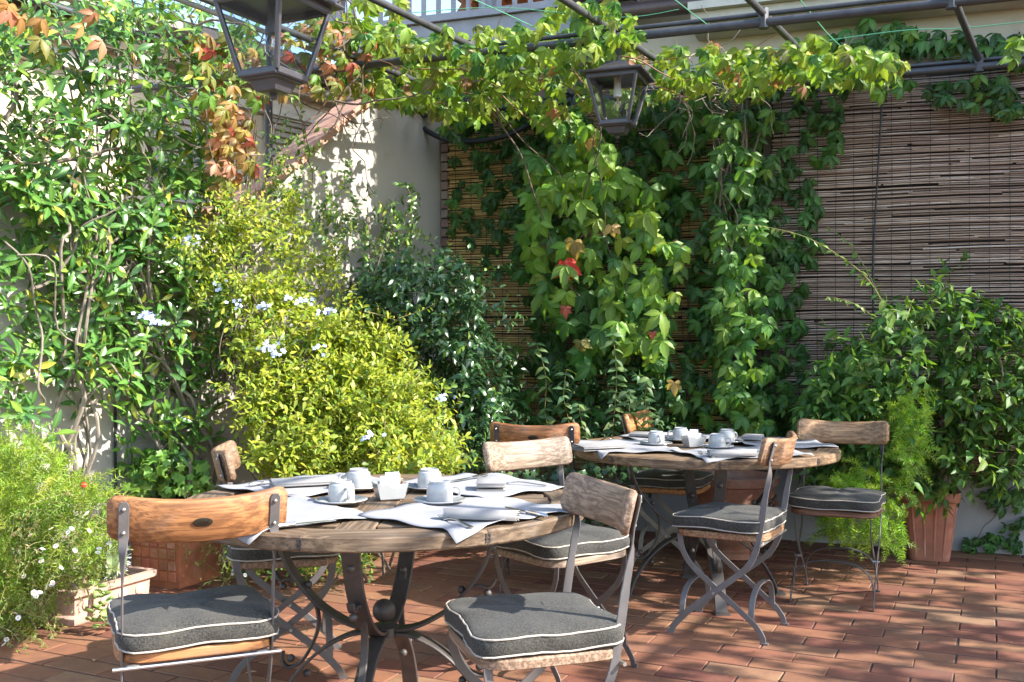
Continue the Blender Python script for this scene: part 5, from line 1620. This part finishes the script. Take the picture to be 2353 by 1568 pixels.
# --- creeper at the foot of the wall on the right
lc = plant('wall_creeper', B(3.55, .06, 0), 'dark creeper strand hanging low on the grey plinth at the right edge', 'creeper')
F = Foliage(PALM)
for x, y in sample([(2240, 1090), (2353, 1070), (2370, 1200), (2330, 1240), (2280, 1180)], 34): creeper_leaf(F, onB(x, y, rnd.uniform(.05, .1)), nBN, rnd.uniform(.05, .075), [(3, G_DARK), (2, G_MID)])
for x, y in sample([(2200, 1240), (2340, 1225), (2350, 1262), (2210, 1272)], 20): creeper_leaf(F, onB(x, y, rnd.uniform(.04, .1)), nBN, rnd.uniform(.05, .07), [(3, G_DARK), (2, G_MID)])
F.build(lc, 'soft', 300); stems(lc, [climb(onB(2350, 1080, .05), onB(2230, 1255, .04), .012)], 'bark_dark', .004, .002)
# --- ivy
iv = plant('ivy', B(.95, .55, 0), 'variegated dark ivy spilling from the trough between the tables', 'ivy')
F = Foliage(IVY)
for x, y in sample([(1130, 1080), (1310, 1075), (1490, 1070), (1500, 1130), (1400, 1215), (1290, 1210), (1140, 1130)], 420): F.add(at(x, y, rnd.uniform(5.85, 6.2)), nz(np.array([0, -.2, -1]) + rv(.5)), nz(np.array([0, -1, .5]) + rv(.35)), rnd.uniform(.042, .065), pick([(4, (.03, .075, .032)), (2, (.06, .12, .05)), (1, (.12, .17, .08))]))
F.build(iv, 'dark', 300); stems(iv, [climb(B(.95 + rnd.uniform(-.4, .4), .45, .38), at(rnd.uniform(1180, 1460), 1180, 5.9), .03, 8) for k in range(8)], 'tendril', .003, .002)
iv2 = plant('ivy', (-1.85, 5.25, 0), 'bright green ivy growing from the tiled planter', 'ivy')
F = Foliage(IVY)
for x, y in sample([(270, 1060), (340, 1030), (470, 1050), (490, 1130), (300, 1140)], 230): F.add(at(x, y, rnd.uniform(5.1, 5.5)), nz(np.array([0, -.4, -.7]) + rv(.5)), nz(np.array([.1, -.8, .6]) + rv(.35)), rnd.uniform(.05, .085), pick([(4, (.15, .29, .05)), (2, (.20, .34, .06)), (1, (.08, .18, .04))]))
F.build(iv2, 'soft', 300); stems(iv2, [climb(Vector((-1.8 + rnd.uniform(-.1, .1), 5.45, .43)), at(rnd.uniform(300, 470), 1070, 5.2), .02, 8) for k in range(6)] + [smooth_path([at(430, 1140, 5.2), at(438, 1080, 5.2), at(425, 1030, 5.25), at(395, 1015, 5.25), at(370, 1040, 5.3), at(350, 1090, 5.3)], 5)], 'bark', .007, .004)
F = Foliage(SMALL); SMB = MB()
tdl = plant('trailing_daisy', (-1.72, 5.35, 0), 'wiry trailing daisies spilling over the tiled planter', 'flowering plant')
for x, y in sample([(420, 1240), (500, 1225), (570, 1260), (570, 1330), (520, 1340), (440, 1290)], 48): sprig(F, at(x, y, rnd.uniform(5.05, 5.3)), np.array([.2, -.3, -.4]) + rv(.6), 7, .10, .022, [(3, (.12, .18, .05)), (2, (.2, .22, .06))], SM=SMB, r=.001, droop=.1)
F.build(tdl, 'soft', 0); local(SMB, tdl).build('stems', M['tendril'], tdl)['kind'] = 'stuff'

# --- asparagus ferns
def fern(root, polys, Y0, Y1, nfr, pal, ln=(.13, .22), bias=(0, -.5, .1)):
    F = Foliage(NEEDLE); S = MB()
    for poly, n in polys:
        for x, y in sample(poly, n):
            p = np.array(at(x, y, rnd.uniform(Y0, Y1))); d = nz(np.array(bias) + rv(.55)); L_ = rnd.uniform(*ln); K = 9
            c = pick(pal); pts = [tuple(p)]
            for k in range(K):
                d = nz(d + np.array([0, 0, -.07]) + rv(.06)); p = p + d * (L_ / K); pts.append(tuple(p))
                a = nz(np.cross(d, rv())); b = np.cross(d, a); tp_ = 1 - .55 * k / K
                for q in range(6):
                    w = q * 1.05 + rnd.uniform(0, .6); dd = nz(a * math.cos(w) + b * math.sin(w) + d * .55)
                    F.add(p, dd, rv(), rnd.uniform(.022, .034) * tp_ * 1.3, jit(c, .12, .04))
            S.tube(pts, .0011, 3, cap=False)
    F.build(root, 'needle', 0, mname='needles'); local(S, root).build('fern_stems', M['tendril'], root)['kind'] = 'stuff'
fa = plant('asparagus_fern', (-2.1, 4.75, 0), 'bright feathery asparagus fern with white daisies at the left edge', 'fern')
fern(fa, [([(-30, 990), (60, 1000), (130, 1040), (210, 1100), (255, 1180), (260, 1260), (200, 1300), (110, 1330), (-30, 1340)], 520), ([(-30, 1320), (110, 1320), (130, 1400), (90, 1470), (30, 1500), (-30, 1520)], 120)], 4.25, 4.85, 0, [(4, (.25, .37, .045)), (3, (.17, .28, .04)), (1, (.33, .42, .07))])
F = Foliage(SMALL); SMB = MB()
for x, y in sample([(20, 1160), (140, 1130), (245, 1200), (250, 1300), (150, 1400), (100, 1490), (-20, 1510), (-20, 1250)], 330): sprig(F, at(x, y, rnd.uniform(4.15, 4.6)), np.array([.1, -.4, -.2]) + rv(.6), 7, .11, .02, [(3, (.13, .2, .05)), (2, (.22, .26, .07)), (1, (.3, .22, .1))], SM=SMB, r=.001, droop=.12)
F.build(fa, 'soft', 0, mname='daisy_leaves'); local(SMB, fa).build('daisy_stems', M['tendril'], fa)['kind'] = 'stuff'
def daisy_mesh():
    m = MB()
    for q in range(13):
        w = q * 2 * math.pi / 13; d_ = Vector((math.cos(w), math.sin(w), 0)); e = Vector((-math.sin(w), math.cos(w), 0))
        m.add([d_ * .002, d_ * .008 + e * .0021 + UP * .001, d_ * .0125 + UP * .0012, d_ * .008 - e * .0021 + UP * .001], [(0, 1, 2, 3)])
    return m.mesh('daisy', M['petal_white'], False)
DM = daisy_mesh(); q = MB(); q.ball((0, 0, .001), .0036, 8, 5, (1, 1, .6)); DC = q.mesh('flower_centre', M['pollen'])
dpts = [(118, 1215), (142, 1230), (170, 1178), (172, 1265), (128, 1255), (98, 1262), (178, 1290), (95, 1290), (140, 1305), (55, 1325), (118, 1345), (108, 1350), (92, 1362), (83, 1370), (78, 1362), (35, 1410), (42, 1420), (205, 1220), (225, 1270), (232, 1230), (250, 1250), (20, 1450), (15, 1470), (60, 1240), (200, 1180), (240, 1160), (165, 1215), (230, 1140), (15, 1500), (260, 1195)]
dpts += [(x_ + rnd.uniform(-14, 14), y_ + rnd.uniform(-12, 12)) for x_, y_ in rnd.sample(dpts, 14)]
for x, y in dpts:
    o = obj('daisy', DM, fa, at(x, y, rnd.uniform(4.08, 4.2)) - Vector(fa.location)); o.rotation_euler = (R(rnd.uniform(15, 75)), rnd.uniform(-.4, .4), rnd.uniform(0, 6)); obj('flower_centre', DC, o)
for x, y in ((540, 1300), (563, 1322), (578, 1318), (500, 1270)):
    o = obj('daisy', DM, tdl, at(x, y, 5.0) - Vector(tdl.location)); o.rotation_euler = (R(50), 0, rnd.uniform(0, 6)); obj('flower_centre', DC, o)
rp = at(193, 1117, 4.35); m = MB(); m.ball((0, 0, 0), .018, 8, 6, (1, .8, .9)); o = m.build('red_blossom', M['petal_red'], fa); o.location = rp - Vector(fa.location)
fb = plant('asparagus_fern', (2.0, 5.65, 0), 'bright feathery asparagus fern trailing beside the fluted pot', 'fern')
fern(fb, [([(2050, 915), (2095, 895), (2120, 920), (2120, 1000), (2100, 1070), (2080, 1140), (2065, 1130), (2060, 1040)], 100), ([(1880, 1110), (1930, 1080), (1990, 1070), (2060, 1150), (2075, 1210), (2065, 1250), (2030, 1255), (1980, 1235), (1950, 1245), (1895, 1220)], 190)], 5.3, 5.6, 0, [(4, (.25, .42, .045)), (3, (.16, .30, .04)), (1, (.34, .5, .06))], bias=(-.1, -.4, -.25), ln=(.09, .16))
# --- cactus and succulents in the trough
ca = at(248, 1300, 4.92)
cr = empty('barrel_cactus', (ca.x, ca.y, .14), 0, 'small ribbed barrel cactus with pale spines in the stone trough', 'cactus')
vs = []; fs = []; N = 40; K = 9
for i in range(K + 1):
    th = math.pi * (.12 + .88 * i / K); 
    for k in range(N): 
        w = 2 * math.pi * k / N; r_ = .085 * math.sin(th) * (1 + .10 * math.cos(w * 10)); vs.append((r_ * math.cos(w), r_ * math.sin(w), .085 - .10 * math.cos(th)))
for i in range(K):
    for k in range(N): fs.append((i * N + k, i * N + (k + 1) % N, i * N + N + (k + 1) % N, i * N + N + k))
m = MB(); m.add(vs, fs); m.build('body', M['cactus'], cr)
m = MB()
for i in range(1, K):
    for k in range(0, N, 4):
        p = Vector(vs[i * N + k])
        for q in range(4): m.tube([p, p + (Vector((p.x, p.y, (p.z - .085))).normalized() + Vector(rv(.6))).normalized() * .02], .0007, 3, cap=False)
m.build('spines', M['petal_white'], cr)['kind'] = 'stuff'
su = empty('jade_plant', (-1.78, 4.66, 0), 0, 'fleshy green succulent with a bare pinkish stem beside the stone trough', 'succulent')
m = MB(); m.tube([Vector(p) - Vector(su.location) for p in smooth_path([at(130, 1330, 4.55), at(172, 1325, 4.5), at(205, 1355, 4.42), at(208, 1395, 4.42), at(205, 1425, 4.42)], 5)], .012, 7); m.build('stem', M['coping'], su)
pod = MB(); pod.ball((0, .02, 0), .02, 8, 6, (.7, 1, .28)); podm = pod.mesh('fleshy_leaf', M['succulent'])
for x, y in sample([(180, 1290), (235, 1290), (230, 1350), (280, 1400), (290, 1430), (200, 1450), (180, 1430), (210, 1380)], 70):
    o = obj('fleshy_leaf', podm, su, at(x, y, rnd.uniform(4.38, 4.5)) - Vector(su.location)); o.rotation_euler = (rnd.uniform(-.4, 1), rnd.uniform(-.6, .6), rnd.uniform(0, 6.28))
# --- fallen leaves
fl = random.Random(3); lm = leaf_shape([(0, .02), (.2, .14), (.5, .22), (.8, .12), (1, .01)], .5, .3)
me = bpy.data.meshes.new('fallen_leaf'); me.from_pydata([tuple(v) for v in lm[0]], [], lm[1]); me.materials.append(M['leafO_soft'])
for k, (x, y, w_) in enumerate(((1775, 1385, 'reddish dry leaf lying beside the profile chair'), (735, 1275, 'small dry leaf on the paving under the front table'), (1670, 1330, 'tiny dry leaf on the paving under the back table'), (2165, 1250, 'dry leaf on the shaded paving by the fluted pot'), (1980, 1290, 'dry leaf under the chair facing the camera'), (215, 1520, 'pale petal on the paving at the lower left'), (590, 1545, 'pale petal on the shaded paving at the bottom'))):
    dr = ray(x, y); kk = (.012 - CAMZ) / dr.z; p = CAM + dr * kk
    o = obj('fallen_leaf', me, None, p, (.35, .12, .06) if 'dry' in w_ else (.6, .45, .4)); o.scale = (.05,) * 3; o.rotation_euler = (.1, .1, k * 1.3); setp(o, w_, 'leaf')
# --- small litter gathered on the paving
F = Foliage(SMALL); lt = empty('leaf_litter', (0, 5, 0)); lt['kind'] = 'stuff'; lt['label'] = 'scattered bits of dry leaf and petal on the paving'
for k in range(420):
    x, y = rnd.choice(((rnd.gauss(-1.5, .5), rnd.gauss(4.9, .4)), (rnd.gauss(1.8, .7), rnd.gauss(5.7, .25)), (rnd.uniform(-1.5, 2.2), rnd.uniform(3.0, 6.0))))
    F.add((x, y, rnd.uniform(.002, .006)), (rnd.gauss(0, 1), rnd.gauss(0, 1), .05), (rnd.gauss(0, .3), rnd.gauss(0, .3), 1), rnd.uniform(.006, .022), pick([(3, (.22, .12, .06)), (2, (.35, .24, .1)), (1, (.12, .16, .05)), (.7, (.5, .4, .34))]))
F.build(lt, 'soft', 0, mname='litter_bits')
# --- vine over the right end of the pergola, outside the picture; it dapples the floor
ov = plant('canopy_creeper', (5.4, 3.2, 0), 'creeper over the right end of the pergola', 'creeper')
F = Foliage(PALM)
for k in range(270):
    c = np.array([rnd.uniform(4.15, 7.2), rnd.uniform(1.2, 5.0), rnd.uniform(2.9, 3.25)])
    for q in range(rnd.randint(2, 8)): creeper_leaf(F, c + rv(.12) * np.array([1.3, 1.3, .7]), np.array([-.3, -.5, .5]), rnd.uniform(.09, .13), [(3, G_LIT), (2, G_MID)])
F.build(ov, 'soft', 0)
stems(ov, [smooth_path(wander((rnd.uniform(4.2, 6.8), rnd.uniform(1.4, 4.6), 2.98), rv() * np.array([1, 1, .1]), 1.2, 8, .2), 2) for k in range(14)], 'bark_dark', .006, .003)
